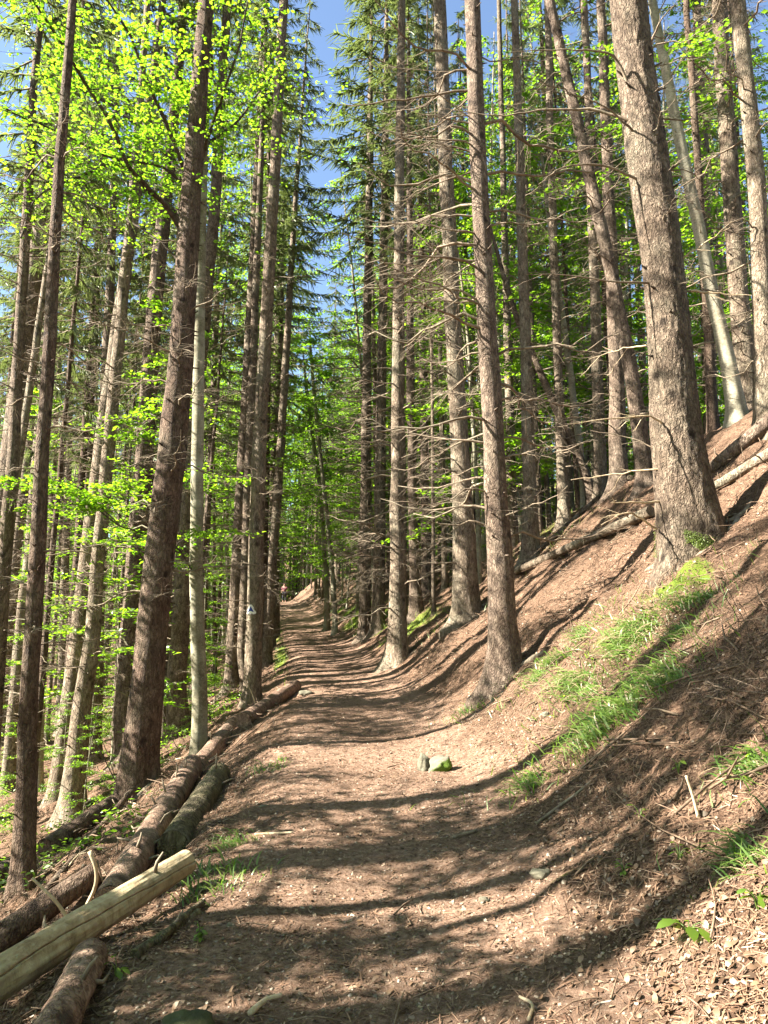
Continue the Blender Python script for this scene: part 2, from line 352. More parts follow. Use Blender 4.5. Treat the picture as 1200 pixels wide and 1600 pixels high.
# ------------------------------------------------------------------ ground and path
def axis(segs):
    out = [segs[0][0]]
    for a, b, s0, s1 in segs:
        x = out[-1]
        while x < b - 1e-6:
            f = (x - a) / (b - a); x = min(b, x + s0 + (s1 - s0) * f); out.append(x)
    return np.array(out)
YS = axis([(-25, 2, 1.5, .3), (2, 3, .1, .035), (3, 10, .032, .04), (10, 20, .05, .12), (20, 70, .14, .7), (70, 170, 1, 6)])
US = axis([(-130, -12, 9, .5), (-12, -5, .3, .06), (-5, 5.5, .035, .035), (5.5, 14, .06, .3), (14, 130, .5, 9)])
def wear(x, y):
    u = x - XC(y); e = np.minimum(u + WL(y), WR(y) - u) + .22 * fbm(x / .6, y / .6, 0, 3, 31)
    return np.clip(.5 + e / .7, 0, 1)
def mossy(x, y):
    ax, ay, bx, by = 3.3, 8.0, 2.4, 8.2
    t = np.clip(((x - ax) * (bx - ax) + (y - ay) * (by - ay)) / ((bx - ax) ** 2 + (by - ay) ** 2), 0, 1)
    d = np.hypot(x - ax - t * (bx - ax), y - ay - t * (by - ay))
    m = .75 * np.exp(-(d / .28) ** 2)
    u = x - XC(y)
    m = m + .62 * np.clip((54 - y) / 6, 0, 1) * np.clip((y - 17) / 4, 0, 1) * np.exp(-((u - 1.9) / .7) ** 2) + .35 * np.clip((54 - y) / 6, 0, 1) * np.clip((y - 12) / 6, 0, 1) * np.clip(u - 1.6, 0, 1)
    m = m + .5 * np.clip((54 - y) / 6, 0, 1) * np.clip((y - 14) / 6, 0, 1) * np.exp(-((u + 1.55) / .35) ** 2)
    m = m + .5 * np.clip((-u - 4.5) / 4, 0, 1) * np.clip(.5 + fbm(x / 2.5, y / 2.5, 0, 2, 55), 0, 1)
    m = m + .75 * np.exp(-((x - .98) ** 2 + ((y - 4.2) * .8) ** 2) / .2 ** 2)
    return m * np.clip(.6 + .8 * fbm(x / .9, y / .9, 0, 2, 77), 0, 1.3)
def sheet(name, X, Y, Z, keep=None):
    ny, nx = X.shape; V = np.stack([X, Y, Z], -1).reshape(-1, 3)
    i = np.arange(ny - 1)[:, None]; j = np.arange(nx - 1)[None]
    Q = np.stack([i * nx + j, i * nx + j + 1, (i + 1) * nx + j + 1, (i + 1) * nx + j], -1)
    if keep is not None:
        kk = keep[:-1, :-1] & keep[1:, 1:] & keep[1:, :-1] & keep[:-1, 1:]; Q = Q[kk]
    Q = Q.reshape(-1, 4)
    us, inv = np.unique(Q, return_inverse=True); V = V[us]; Q = inv.reshape(-1, 4)
    mb = MB(); mb.add(V, Q); me = mb.mesh(name)
    for nm, fn in (('wear', wear), ('moss', mossy)):
        at = me.attributes.new(nm, 'FLOAT', 'POINT'); at.data.foreach_set('value', fn(V[:, 0], V[:, 1]).astype(np.float32))
    return tag(put(name, me, M_SOIL), kind='structure')
Yg, Ug = np.meshgrid(YS, US, indexing='ij'); Xg = XC(Yg) + Ug; Zg = H(Xg, Yg)
sheet('ground', Xg, Yg, Zg)
jl = .18 * fbm(Yg / .5, Yg * 0 + 3, 0, 3, 41); jr = .18 * fbm(Yg / .5, Yg * 0 + 9, 0, 3, 43)
keep = (Ug > -WL(Yg) + jl) & (Ug < WR(Yg) + jr) & (Yg > -2) & (Yg < 95)
sheet('path', Xg, Yg, Zg + .004, keep)

# ------------------------------------------------------------------ tree builders (local frame: z up, root at the origin)
def trunk_mesh(axis_pts, rad_z, rad_r, top, nseg=14, dz=.14, amp=.03, flare=.5, flare_h=.28, lobes=0.0, stubs=40, seed=1, below=.7, bow=0.0, amp2=0.0, stub_len=(.03, .12)):
    """axis_pts: (z,x,y) rows; rad_z/rad_r radius by height"""
    r_ = np.random.default_rng(seed); mb = MB()
    ap = np.asarray(axis_pts, float)
    zs = np.concatenate([np.arange(-below, 1.2, min(dz, .06)), np.arange(1.2, top, dz), [top]])
    zz = np.concatenate([[ap[0, 0] - 2], ap[:, 0]]); s0 = ap[0] - (ap[1] - ap[0]) / (ap[1, 0] - ap[0, 0]) * 2
    g = np.arange(-3, top + 3, .1)
    def ex(c):
        v = np.interp(g, ap[:, 0], ap[:, c]); sl = (ap[-1, c] - ap[-2, c]) / (ap[-1, 0] - ap[-2, 0]); hi = g > ap[-1, 0]
        v[hi] = ap[-1, c] + sl * .6 * (g[hi] - ap[-1, 0]); lo = g < ap[0, 0]; v[lo] = ap[0, c]
        k = np.exp(-.5 * (np.arange(-9, 10) / 4.5) ** 2); k /= k.sum(); return np.convolve(np.pad(v, 9, mode='edge'), k, 'valid')
    gx, gy = ex(1), ex(2)
    wob = .012 * fbm(zs / 1.3, zs * 0 + seed, 0, 2, seed)
    cx = np.interp(zs, g, gx) + wob; cy = np.interp(zs, g, gy) + .012 * fbm(zs / 1.3, zs * 0 + seed + 5, 0, 2, seed + 3)
    rr = np.interp(zs, rad_z, rad_r)
    th = np.arange(nseg) / nseg * 2 * math.pi
    Z, TH = np.meshgrid(zs, th, indexing='ij')
    ph = r_.uniform(0, 6.28, 3)
    lob = 1 + lobes * np.exp(-np.clip(Z, 0, 9) / (flare_h * 2.2)) * (np.sin(3 * TH + ph[0]) * .6 + np.sin(5 * TH + ph[1]) * .4)
    fl = 1 + flare * np.exp(-np.clip(Z, -.3, 9) / flare_h)
    R = rr[:, None] * fl * lob
    ns = fbm(np.cos(TH) * 2.2 + seed, np.sin(TH) * 2.2, Z * 1.1, 4, seed)
    R = R * (1 + amp * ns)
    if amp2: R = R + amp2 * np.abs(fbm(np.cos(TH) * 9 + seed, np.sin(TH) * 9, Z * 7, 3, seed + 40))
    V = np.stack([cx[:, None] + R * np.cos(TH), cy[:, None] + R * np.sin(TH), Z], -1)
    n = nseg; i = np.arange(len(zs) - 1)[:, None]; j = np.arange(n)[None]; j2 = (j + 1) % n
    Q = np.stack([i * n + j, i * n + j2, (i + 1) * n + j2, (i + 1) * n + j], -1).reshape(-1, 4)
    mb.add(V.reshape(-1, 3), Q)
    for k in range(stubs):
        z = r_.uniform(.5, min(top * .7, 13)); a = r_.uniform(0, 6.28); rad = np.interp(z, zs, rr)
        c = np.array([np.interp(z, g, gx), np.interp(z, g, gy), z]); d = np.array([math.cos(a), math.sin(a), r_.uniform(-.2, .5)])
        L = r_.uniform(*stub_len); q = .006 + rad * .045
        tube(mb, [c + d * rad * .8, c + d * (rad + .015), c + d * (rad + L)], [q * 1.7, q, q * .5], 5)
    f = lambda z: np.array([np.interp(z, g, gx), np.interp(z, g, gy), z])
    return mb, f, (lambda z: float(np.interp(z, zs, rr)))
def dead_branch(mb, p0, d0, L, r0, rs, ntw=8, droop=.25, n=4, twig=.5, seg=7):
    """thin bare branch: droops, lifts at the tip, carries fine side twigs"""
    d0 = np.asarray(d0, float); d0 /= np.linalg.norm(d0); t = np.linspace(0, 1, seg)
    side = np.cross(d0, [0, 0, 1.0]); side /= np.linalg.norm(side) + 1e-9
    up = np.array([0, 0, 1.0]); b1, b2 = rs.uniform(-.12, .12), rs.uniform(-.05, .05)
    P = np.asarray(p0) + L * (t[:, None] * d0 + (-droop * (t ** 1.6) + .55 * droop * t ** 4)[:, None] * up + (b1 * t ** 2 + b2 * np.sin(t * 9))[:, None] * side)
    P[1:] += rs.normal(0, .012 * L, (seg - 1, 3)); R = r0 * (1 - .8 * t) + .0012
    tube(mb, P, R, n)
    for k in range(ntw):
        f = rs.uniform(.18, .98); q = np.array([np.interp(f, t, P[:, c]) for c in range(3)])
        s = rs.choice([-1, 1]); dr = d0 * rs.uniform(.3, .9) + side * s * rs.uniform(.4, 1) + up * rs.uniform(-.55, .15); dr /= np.linalg.norm(dr)
        l = L * twig * rs.uniform(.25, .7) * (1.1 - .6 * f); rr = max(.0016, r0 * (1 - .8 * f) * .45)
        m = q + dr * l * .5 + rs.normal(0, .03 * l, 3); e = q + dr * l + np.array([0, 0, -.12 * l]) + rs.normal(0, .05 * l, 3)
        tube(mb, [q, m, e], [rr, rr * .7, rr * .35], 3)
        if l > .28:
            for _ in range(3):
                g = rs.uniform(.3, .9); a = q + (e - q) * g; dd = dr + rs.normal(0, .6, 3) + np.array([0, 0, -.2]); dd /= np.linalg.norm(dd)
                tube(mb, [a, a + dd * l * rs.uniform(.2, .45)], [rr * .5, rr * .25], 3)
BR_PROTO = []
for k in range(10):
    mb = MB(); rs = np.random.default_rng(100 + k)
    dead_branch(mb, (0, 0, 0), (1, 0, .18), 1.0, .0075, rs, ntw=16 + k % 4 * 3, droop=rs.uniform(.12, .42), n=5, twig=.55, seg=9)
    me = mb.mesh('branch_mesh'); me.materials.append(M_DTWIG); BR_PROTO.append(me)

def needle_crown(seed, length=11.0, spread=2.6, nb=64, dens=60, sparse=1.0):
    """living top of a spruce, z=0 at its lowest boughs"""
    rs = np.random.default_rng(seed); mb = MB(); wood = MB()
    NV = np.array([[0, -.5, 0], [1, -.32, 0], [1, .32, 0], [0, .5, 0]]); NF = np.array([[0, 1, 2, 3]])
    P = []; Nn = []; yaw = []; sc = []
    X = []; 
    for b in range(nb):
        h = length * (b / nb) ** 1.05 + rs.uniform(-.2, .2); a = b * 2.4 + rs.uniform(-.5, .5)
        L = spread * max(0.0, 1 - h / length) ** .8 * rs.uniform(.65, 1.1) + .15
        d = np.array([math.cos(a), math.sin(a), 0]); t = np.linspace(0, 1, 8)
        C = np.array([0, 0, h]) + L * (t[:, None] * d) + np.array([0, 0, 1]) * (L * (-.32 * t + .18 * t ** 3))[:, None]
        tube(wood, C[::2], np.linspace(.022, .005, 4), 3)
        m = int(dens * sparse * (0.4 + L / spread))
        for k in range(m):
            f = rs.uniform(.12, 1); q = np.array([np.interp(f, t, C[:, c]) for c in range(3)])
            s = rs.choice([-1, 1]); sd = np.array([-d[1], d[0], 0]) * s
            dr = d * rs.uniform(.2, .9) + sd * rs.uniform(.2, 1.0) + np.array([0, 0, -rs.uniform(.15, 1.3)]); dr /= np.linalg.norm(dr)
            l = rs.uniform(.14, .36); wv = rs.uniform(.02, .036)
            up = np.cross(dr, rs.normal(0, 1, 3)); up /= np.linalg.norm(up); yv = np.cross(up, dr)
            for ax in (yv, up):
                X.append(np.stack([q - ax * wv * .5, q + dr * l - ax * wv * .2, q + dr * l + ax * wv * .2, q + ax * wv * .5]))
    V = np.concatenate(X); n = len(X); mb.add(V, np.arange(n * 4).reshape(n, 4))
    return mb, wood
CROWNS = []
for k in range(5):
    c, wd = needle_crown(300 + k, [11, 12, 10, 13, 11][k], [1.8, 2.1, 1.7, 2.0, 2.3][k], 62, 56)
    nq = sum(len(q) for q in c.Q)
    c.add(np.concatenate(wd.V), np.concatenate(wd.Q)); me = c.mesh('crown_mesh'); me.materials.append(M_NEED); me.materials.append(M_DTWIG)
    mi = np.zeros(len(me.polygons), np.int32); mi[nq:] = 1; me.polygons.foreach_set('material_index', mi); CROWNS.append(me)

def leafy(rs, mb, P, n, size, spread, flat=.25, v=LEAF4_V, f=LEAF4_T):
    """n leaves round the points of a twig, lying mostly level"""
    i = rs.integers(0, len(P), n); Q = P[i] + rs.normal(0, 1, (n, 3)) * spread * np.array([1, 1, flat])
    Nn = rs.normal(0, .36, (n, 3)) + np.array([0, 0, 1.0]); stamp(mb, v, f, Q, Nn, rs.uniform(0, 6.28, n), size * rs.uniform(.6, 1.15, n))
def beech_parts(seed, h=13, r0=.07, start=2.0, nb=30, blen=2.4, leaves=95, size=.085, lean=(0, 0), levels=True, curve=0.4):
    rs = np.random.default_rng(seed); t = np.linspace(0, 1, 24)
    bow = rs.uniform(-curve, curve, 2)
    ax = [(z * h, lean[0] * z * h + bow[0] * math.sin(z * 3), lean[1] * z * h + bow[1] * math.sin(z * 3)) for z in (0, .25, .5, .75, 1)]
    mb, f, rad = trunk_mesh(ax, [0, h * .5, h], [r0, r0 * .7, .012], h, 9, .3, .04, .35, .15, 0, 3, seed)
    lf = MB()
    for b in range(nb):
        z = start + (h - start) * ((b + rs.uniform(0, 1)) / nb) ** .9; a = rs.uniform(0, 6.28)
        L = blen * (1 - .65 * max(0, (z - start) / (h - start)) ** 1.5) * rs.uniform(.55, 1.1)
        d = np.array([math.cos(a), math.sin(a), rs.uniform(.1, .55)]); p0 = f(z); u = np.linspace(0, 1, 6)
        C = p0 + L * (u[:, None] * d) + np.array([0, 0, -1]) * (.35 * L * u ** 2)[:, None] + np.vstack([np.zeros(3), rs.normal(0, .04 * L, (5, 3))])
        tube(mb, C, np.linspace(min(.028, rad(z) * .5), .004, 6), 4)
        tw = [C[2:]]
        for k in range(6):
            g = rs.uniform(.25, .98); q = np.array([np.interp(g, u, C[:, c]) for c in range(3)]); aa = a + rs.choice([-1, 1]) * rs.uniform(.4, 1.2)
            e = q + np.array([math.cos(aa), math.sin(aa), rs.uniform(-.15, .2)]) * L * rs.uniform(.25, .5)
            tube(mb, [q, (q + e) / 2 + rs.normal(0, .03, 3), e], [.008, .005, .003], 3); tw.append(q + (e - q) * np.linspace(.15, 1, 5)[:, None])
        leafy(rs, lf, np.concatenate(tw), int(leaves * L / blen), size, .085)
    return mb, lf
def spruce_bg(seed, h=23, r0=.17, live=10.5, nbr=70, lean=(0, 0)):
    rs = np.random.default_rng(seed)
    ax = [(z * h, lean[0] * z * h + rs.uniform(-.06, .06), lean[1] * z * h + rs.uniform(-.06, .06)) for z in (0, .3, .6, 1)]
    mb, f, rad = trunk_mesh(ax, [0, 1.3, h * .5, h], [r0 * 1.1, r0, r0 * .66, .015], h, 10, .35, .035, .4, .25, .1, 14, seed)
    for b in range(nbr):
        z = rs.uniform(1.2, live + 1); a = rs.uniform(0, 6.28); L = rs.uniform(.5, 1.9) * min(1, .45 + z / 7)
        dead_branch(mb, f(z) + np.array([math.cos(a), math.sin(a), 0]) * rad(z) * .8, (math.cos(a), math.sin(a), rs.uniform(-.15, .3)), L, .011, rs, 6, rs.uniform(.1, .45), 3, .5, 5)
    return mb, f
SPR = []
for k in range(6):
    hh = [25, 27, 23, 26, 25, 24][k]; lv = [13, 15, 12, 14, 10, 13.5][k]
    mb, f = spruce_bg(500 + k, hh, [.16, .19, .13, .2, .15, .12][k], lv, 74, (rs.uniform(-.015, .015), 0))
    me = mb.mesh('trunk_mesh'); me.materials.append([M_SPRUCE, M_GREYS, M_RED, M_SPRUCE, M_DARKB, M_GREYS][k])
    SPR.append((me, CROWNS[k % 5], f(lv), (hh - lv) / [11, 12, 10, 13, 11][k % 5]))
BEE = []
for k in range(6):
    b_, l_ = beech_parts(700 + k, [12, 15, 9, 16, 11, 7][k], [.065, .08, .05, .085, .06, .04][k], [2.0, 3.0, 1.3, 4.0, 1.6, .8][k], [36, 40, 30, 42, 36, 26][k], [2.5, 2.8, 2.0, 2.7, 2.6, 1.7][k], 215, .115)
    m1 = b_.mesh('trunk_mesh'); m1.materials.append(M_BIRCH if k in (1, 4) else M_BEECH); m2 = l_.mesh('crown_mesh', False); m2.materials.append(M_LEAF if k % 2 == 0 else M_LEAF2); BEE.append((m1, m2))

def clumpy(k, nc, rr, nl):   # unseen shade beeches, foliage clumped and gapped to dapple the light
    rs = np.random.default_rng(790 + k); h = 10 + k % 4; ax = [(z * h, .2 * math.sin(z * 3 + k), .2 * math.cos(z * 2)) for z in (0, .3, .6, 1)]
    mb, f, rad = trunk_mesh(ax, [0, h * .5, h], [.1, .07, .012], h, 9, .3, .04, .35, .15, 0, 3, 790 + k); lf = MB()
    for b in range(nc):
        z = 2.0 + (h - 2) * (b + rs.random()) / nc; a = rs.uniform(0, 6.28); L = rs.uniform(.6, 2.7) * (1.1 - .5 * z / h); e = f(z) + L * np.array([math.cos(a), math.sin(a), .25])
        tube(mb, [f(z), f(z) + (e - f(z)) * .5 + np.array([0, 0, .15]), e], [.022, .012, .005], 4)
        q = rr * rs.uniform(.5, 1.4); leafy(rs, lf, e[None] + rs.normal(0, q * .6, (5, 3)) * np.array([1, 1, .6]), int(nl * (q / rr) ** 2), .12, q * .55, .7)
    m1 = mb.mesh('trunk_mesh'); m1.materials.append(M_BEECH); m2 = lf.mesh('crown_mesh', False); m2.materials.append(M_LEAF2); return m1, m2
for k in range(3):   # the same with larger clumps
    rs = np.random.default_rng(790 + k); h = [12, 14, 13][k]; ax = [(z * h, .2 * math.sin(z * 3 + k), .2 * math.cos(z * 2)) for z in (0, .3, .6, 1)]
    mb, f, rad = trunk_mesh(ax, [0, h * .5, h], [.1, .07, .012], h, 9, .3, .04, .35, .15, 0, 3, 790 + k); lf = MB()
    for b in range(13):
        z = 3.2 + (h - 3) * (b + rs.random()) / 13; a = rs.uniform(0, 6.28); L = rs.uniform(1.0, 2.9) * (1.1 - .5 * z / h); e = f(z) + L * np.array([math.cos(a), math.sin(a), .25])
        tube(mb, [f(z), f(z) + (e - f(z)) * .5 + np.array([0, 0, .15]), e], [.028, .016, .006], 4)
        leafy(rs, lf, e[None] + rs.normal(0, .34, (7, 3)) * np.array([1, 1, .5]), 560, .13, .3, .6)
    m1 = mb.mesh('trunk_mesh'); m1.materials.append(M_BEECH); m2 = lf.mesh('crown_mesh', False); m2.materials.append(M_LEAF2); BEE.append((m1, m2))

for k in range(4): BEE.append(clumpy(k, [22, 16, 30, 12][k], [.3, .42, .22, .5][k], [150, 260, 90, 380][k]))
def plant_spruce(k, p, label, group, sc=1.0, rz=0.0, tilt=(0, 0)):
    me, cm, cp, cs = SPR[k]
    o = thing('spruce_tree', label, 'tree', p, group, (tilt[0], tilt[1], rz), sc)
    put('trunk', me, None, o); c = put('crown', cm, None, o, cp); c.scale = (cs ** .5, cs ** .5, cs); return o
def plant_beech(k, p, label, group, sc=1.0, rz=0.0, tilt=(0, 0), name='beech_tree'):
    o = thing(name, label, 'tree', p, group, (tilt[0], tilt[1], rz), sc)
    put('trunk', BEE[k][0], None, o); put('crown', BEE[k][1], None, o); return o

# ------------------------------------------------------------------ the trees one can name, from where they stand in the photo
HERO = {}
def hero(key, base, pts, label, m=M_SPRUCE, yd=None, cat='tree', name='spruce_tree', height=24, live=13, nbr=26, nseg=18, brlen=(.6, 1.7), brz=(1.2, 11), stubs=60, flare=.45, lobes=.22, crown=0, seed=1, dz=.12, amp=.035, amp2=0, yofs=0, flare_h=.28, dside=None, group=None, cw=1.25, leaf=None):
    """base: pixel of the foot; pts: (px, py, width px) up the trunk; each is set on the upright plane through the foot"""
    P = hit(*base) if yd is None else at_depth(*base, yd)
    P[1] += yofs; P[2] = H(P[0], P[1], False)
    rows = []; rz = []; rr = []
    for px, py, wd in pts:
        q = at_depth(px, py, P[1]) - P; rows.append((q[2], q[0], 0.0)); rz.append(q[2]); rr.append(.5 * wd * depth(q + P) / F)
    rows.sort(); o_ = np.argsort(rz); rz = np.array(rz)[o_]; rr = np.array(rr)[o_]
    if rows[0][0] > .3: rows.insert(0, (0, (rows[0][1] if abs(rows[0][1]) < .25 else 0) , 0))
    tz = max(height, rz[-1] + 2)
    rad_z = np.concatenate([rz, [tz]]); rad_r = np.concatenate([rr, [.02]])
    print(f'{key}: x {P[0]:.2f} y {P[1]:.2f} z {P[2]:.2f} dia {2*rr[0]:.2f} top {rz[-1]:.1f}')
    o = thing(name, label, cat, P, group)
    mb, f, rad = trunk_mesh(rows, rad_z, rad_r, tz, nseg, dz, amp, flare, flare_h, lobes, stubs, seed, amp2=amp2)
    put('trunk', mb.mesh('trunk_mesh'), m, o)
    rs = np.random.default_rng(seed * 7 + 1)
    nbr = int(nbr * 1.4)
    for k in range(nbr):
        z = brz[0] + (min(brz[1], tz * .6) - brz[0]) * (k + rs.uniform(0, 1)) / nbr
        a = rs.uniform(0, 6.28) if dside is None else rs.choice(dside) + rs.normal(0, .6)
        L = rs.uniform(*brlen); b = put('branch', BR_PROTO[rs.integers(0, 10)], None, o)
        b.location = f(z) + np.array([math.cos(a), math.sin(a), 0]) * rad(z) * .85
        b.rotation_euler = (rs.uniform(-.5, .5), rs.uniform(-.25, .2), a); th = rs.uniform(1.0, 1.7); b.scale = (L, L * th, L * th)
    if crown is not None:
        c = put('crown', CROWNS[crown], None, o, f(live)); s = (tz - live) / [11, 12, 10, 13, 11][crown]; c.scale = (cw * s ** .5, cw * s ** .5, s); c.rotation_euler[2] = seed
    if leaf:
        st, bl, nl, sz, nbh = leaf; lf = MB(); wd = MB()
        for k in range(nbh):
            z = st + (tz - st) * ((k + rs.random()) / nbh) ** .9; a = rs.uniform(0, 6.28); L = bl * rs.uniform(.5, 1.1) * (1.1 - .6 * (z - st) / (tz - st)); u = np.linspace(0, 1, 6)
            C = f(z) + L * u[:, None] * np.array([math.cos(a), math.sin(a), rs.uniform(.2, .6)]) - np.array([0, 0, 1]) * (.3 * L * u ** 2)[:, None] + np.vstack([np.zeros(3), rs.normal(0, .04 * L, (5, 3))])
            tube(wd, C, np.linspace(.02, .004, 6), 4); tws = [C[2:]]
            for q in range(3):
                i = rs.integers(1, 5); e = C[i] + np.array([math.cos(a + rs.normal(0, .9)), math.sin(a + rs.normal(0, .9)), rs.uniform(-.1, .2)]) * L * .4; tube(wd, [C[i], e], [.007, .003], 3); tws.append(C[i] + (e - C[i]) * np.linspace(.2, 1, 5)[:, None])
            leafy(rs, lf, np.concatenate(tws), nl, sz, .13)
        put('limbs', wd.mesh('limb_mesh'), m, o); put('crown', lf.mesh('crown_mesh', False), M_LEAF if seed % 2 else M_LEAF2, o)
    HERO[key] = (o, P, f, rad); return o
def limb(key, pix, r0, r1, m=M_DTWIG, name='branch', ntw=6, dy=0.0, seed=0, n=6, tw=.3, y0=0.0, pale=False):
    """a branch of a named tree along photo pixels, running dy metres nearer (-) or farther (+) than its trunk"""
    o, P, f, rad = HERO[key]; k = len(pix)
    C = np.array([at_depth(px, py, P[1] + y0 + dy * (i / max(1, k - 1))) - P for i, (px, py) in enumerate(pix)])
    C = spline(C, max(10, k * 4)); mb = MB(); rs = np.random.default_rng(seed + 900)
    C[1:] += .006 * rs.normal(0, 1, (len(C) - 1, 3))
    tube(mb, C, np.linspace(r0, r1, len(C)), n)
    for _ in range(ntw):
        i = rs.integers(len(C) // 4, len(C) - 1); d = C[min(i + 1, len(C) - 1)] - C[i - 1]; d /= np.linalg.norm(d)
        dead_branch(mb, C[i], d + rs.normal(0, .6, 3), tw * rs.uniform(.5, 1.5), max(.0025, r0 * .25), rs, 4, .2, 3)
    return put(name, mb.mesh('branch_mesh'), m, o), C

# left of the trail
hero('L1', (42, 1392), [(41, 1300, 33), (44, 1100, 27), (52, 1000, 26), (66, 700, 21), (82, 450, 18), (104, 110, 14), (114, 0, 12)], 'slim dark brown spruce at the far left edge, foot among the logs', M_DARKB, nbr=22, seed=1, brz=(2.5, 10), brlen=(.5, 1.3), live=20, height=30)
hero('L3', (216, 1240), [(218, 1190, 58), (236, 1000, 47), (257, 800, 45), (270, 700, 43), (283, 560, 38), (297, 330, 32), (310, 150, 26), (322, 0, 24)], 'thick dark spruce leaning right, left of the slender grey beech', M_DARKB, nbr=20, nseg=28, seed=2, flare=.15, brz=(3, 10), live=20, height=30)
hero('L4', (312, 1165), [(312, 1120, 24), (306, 900, 21), (310, 600, 18), (313, 400, 16), (316, 260, 15), (326, 120, 10), (331, 0, 8)], 'slender grey beech with smooth lichen-spotted bark beside the thick dark spruce', M_BEECH, name='beech_tree', nbr=0, seed=3, stubs=5, flare=.2, lobes=.05, crown=None, height=13, amp=.03)
hero('L5', (394, 1100), [(394, 1050, 27), (398, 950, 25), (405, 700, 22), (413, 560, 20), (430, 250, 17), (443, 0, 14)], 'spruce at the trail edge with a white and blue painted trail mark', M_SPRUCE, nbr=34, seed=4, brlen=(.5, 1.4), live=20, height=30)
hero('L6', (112, 1275), [(114, 1230, 36), (128, 1100, 29), (145, 1000, 24), (155, 850, 20), (175, 650, 19), (188, 500, 17), (205, 340, 14), (222, 120, 11)], 'pale sunlit spruce with ragged foot between two darker trunks on left slope', M_GREYS, nbr=30, seed=5, live=20, height=30)
hero('L7', (192, 1205), [(194, 1150, 38), (203, 1000, 33), (214, 850, 29), (232, 620, 26), (248, 400, 23), (268, 230, 18), (282, 60, 15)], 'broad sunlit spruce with flaking pinkish bark just behind the thick dark one', M_RED, nbr=34, seed=6, yofs=1.0, brlen=(.6, 1.9), live=20, height=30)
hero('L8', (272, 1165), [(273, 1120, 34), (284, 950, 26), (300, 700, 20), (318, 520, 19), (335, 330, 17), (350, 90, 14), (355, 0, 13)], 'reddish spruce half hidden behind the slender grey beech', M_RED, nbr=26, seed=7, yofs=1.2, live=20, height=30)
hero('L9', (362, 1085), [(362, 1050, 23), (370, 900, 19), (385, 620, 17), (397, 380, 14), (408, 150, 11)], 'spruce trunk with dappled bark left of the painted trail mark', M_SPRUCE, nbr=30, seed=8, yofs=.6, live=20, height=30)
hero('L10', (378, 1080), [(378, 1040, 17), (382, 930, 15), (392, 640, 13), (402, 400, 11)], 'thin spruce with bark stripped off its lower trunk, beside the marked spruce', M_SPRUCE, nbr=22, seed=9, yofs=1.2, live=20, height=30)
hero('L11', (427, 1000), [(427, 960, 20), (428, 800, 17), (434, 560, 15), (442, 350, 12)], 'spruce with small faint painted triangle where the trail narrows', M_SPRUCE, nbr=40, cw=1.8, seed=10, live=9, brlen=(.7, 2))
hero('L12', (15, 1240), [(18, 1150, 20), (30, 1000, 17), (46, 860, 15), (62, 640, 12)], 'thin grey spruce beyond the slim dark one at the left edge', M_GREYS, nbr=22, seed=11, live=12)
hero('L2', (-62, 1300), [(-55, 1200, 42), (-20, 950, 38), (20, 700, 32), (42, 500, 28), (72, 300, 24), (92, 130, 20), (112, 0, 17)], 'pale leaning spruce trunk crossing the upper left corner', M_SPRUCE, nbr=24, seed=12, brz=(3, 11), live=20, height=30)
hero('L13', (62, 1235), [(62, 1200, 11), (63, 1000, 9), (70, 800, 8)], 'pole-thin pale birch between the slim dark and the ragged spruce', M_BIRCH, name='birch_tree', nbr=8, leaf=(2, 1.6, 110, .13, 24), seed=13, crown=None, height=11, stubs=4)
# right of the trail
hero('R4', (621, 1035), [(621, 1010, 32), (621, 930, 27), (621, 750, 22), (622, 500, 18), (625, 200, 14), (628, 0, 11)], 'straight spruce at the foot of the bank, fully lit down its left side', M_GREYS, nbr=44, seed=21, brlen=(.7, 2.2), dside=[3.3, 3.0, 2.4, .3, 5], live=20, height=30)
hero('R7', (727, 965), [(727, 920, 40), (722, 760, 31), (712, 600, 27), (697, 260, 22), (687, 0, 19)], 'stout pale spruce with grey lichened foot behind the reddish bank spruce', M_GREYS, nbr=40, seed=22, brlen=(.7, 2.2), dside=[3.3, 3.0, 2.4, .3, 4], live=20, height=30)
hero('R8', (786, 1060), [(787, 1020, 46), (784, 930, 42), (774, 740, 34), (760, 500, 30), (748, 250, 26), (738, 0, 24)], 'reddish brown spruce rising from the bank right beside the trail', M_RED, nbr=40, nseg=28, seed=23, brlen=(.8, 2.3), brz=(2.0, 10), dside=[3.3, 2.9, 3.6, 2.4, .2], live=20, height=30)
hero('R9', (828, 872), [(828, 840, 27), (827, 760, 21), (820, 500, 17), (812, 250, 14), (804, 0, 11)], 'straight pale grey spruce with black knots left of the old mossy spruce', M_GREYS, nbr=30, seed=24, live=20, height=30)
hero('R10', (800, 868), [(800, 820, 17), (796, 620, 14), (790, 400, 11)], 'thin spruce tucked behind the pale knotted one on the bank', M_SPRUCE, nbr=22, seed=25, yofs=1.0, live=20, height=30)
hero('R11', (1078, 872), [(1080, 835, 98), (1066, 760, 86), (1057, 690, 77), (1048, 560, 65), (1032, 400, 60), (1022, 300, 60), (1003, 200, 59), (991, 100, 55), (982, 0, 53)], 'massive old spruce with cracked bark and mossy foot on the right bank', M_BIG, nbr=14, nseg=110, seed=26, live=12, stubs=46, flare=.2, lobes=.14, flare_h=.33, amp2=.012, dz=.045, amp=.03, brz=(3.2, 9), brlen=(.4, 1.0), dside=[0, .6, 5.6, 4.5])
hero('R12', (1008, 760), [(1004, 700, 24), (985, 570, 22), (942, 370, 19), (900, 180, 17), (858, 0, 14)], 'crooked reddish spruce with peeling bark leaning left behind the massive one', M_RED, nbr=26, seed=27, amp=.1, live=20, height=30)
hero('R13', (882, 818), [(881, 770, 18), (873, 600, 14), (862, 300, 12), (855, 0, 10)], 'slim straight spruce standing alone on the grassy shoulder of the bank', M_GREYS, nbr=24, seed=28, live=20, height=30)
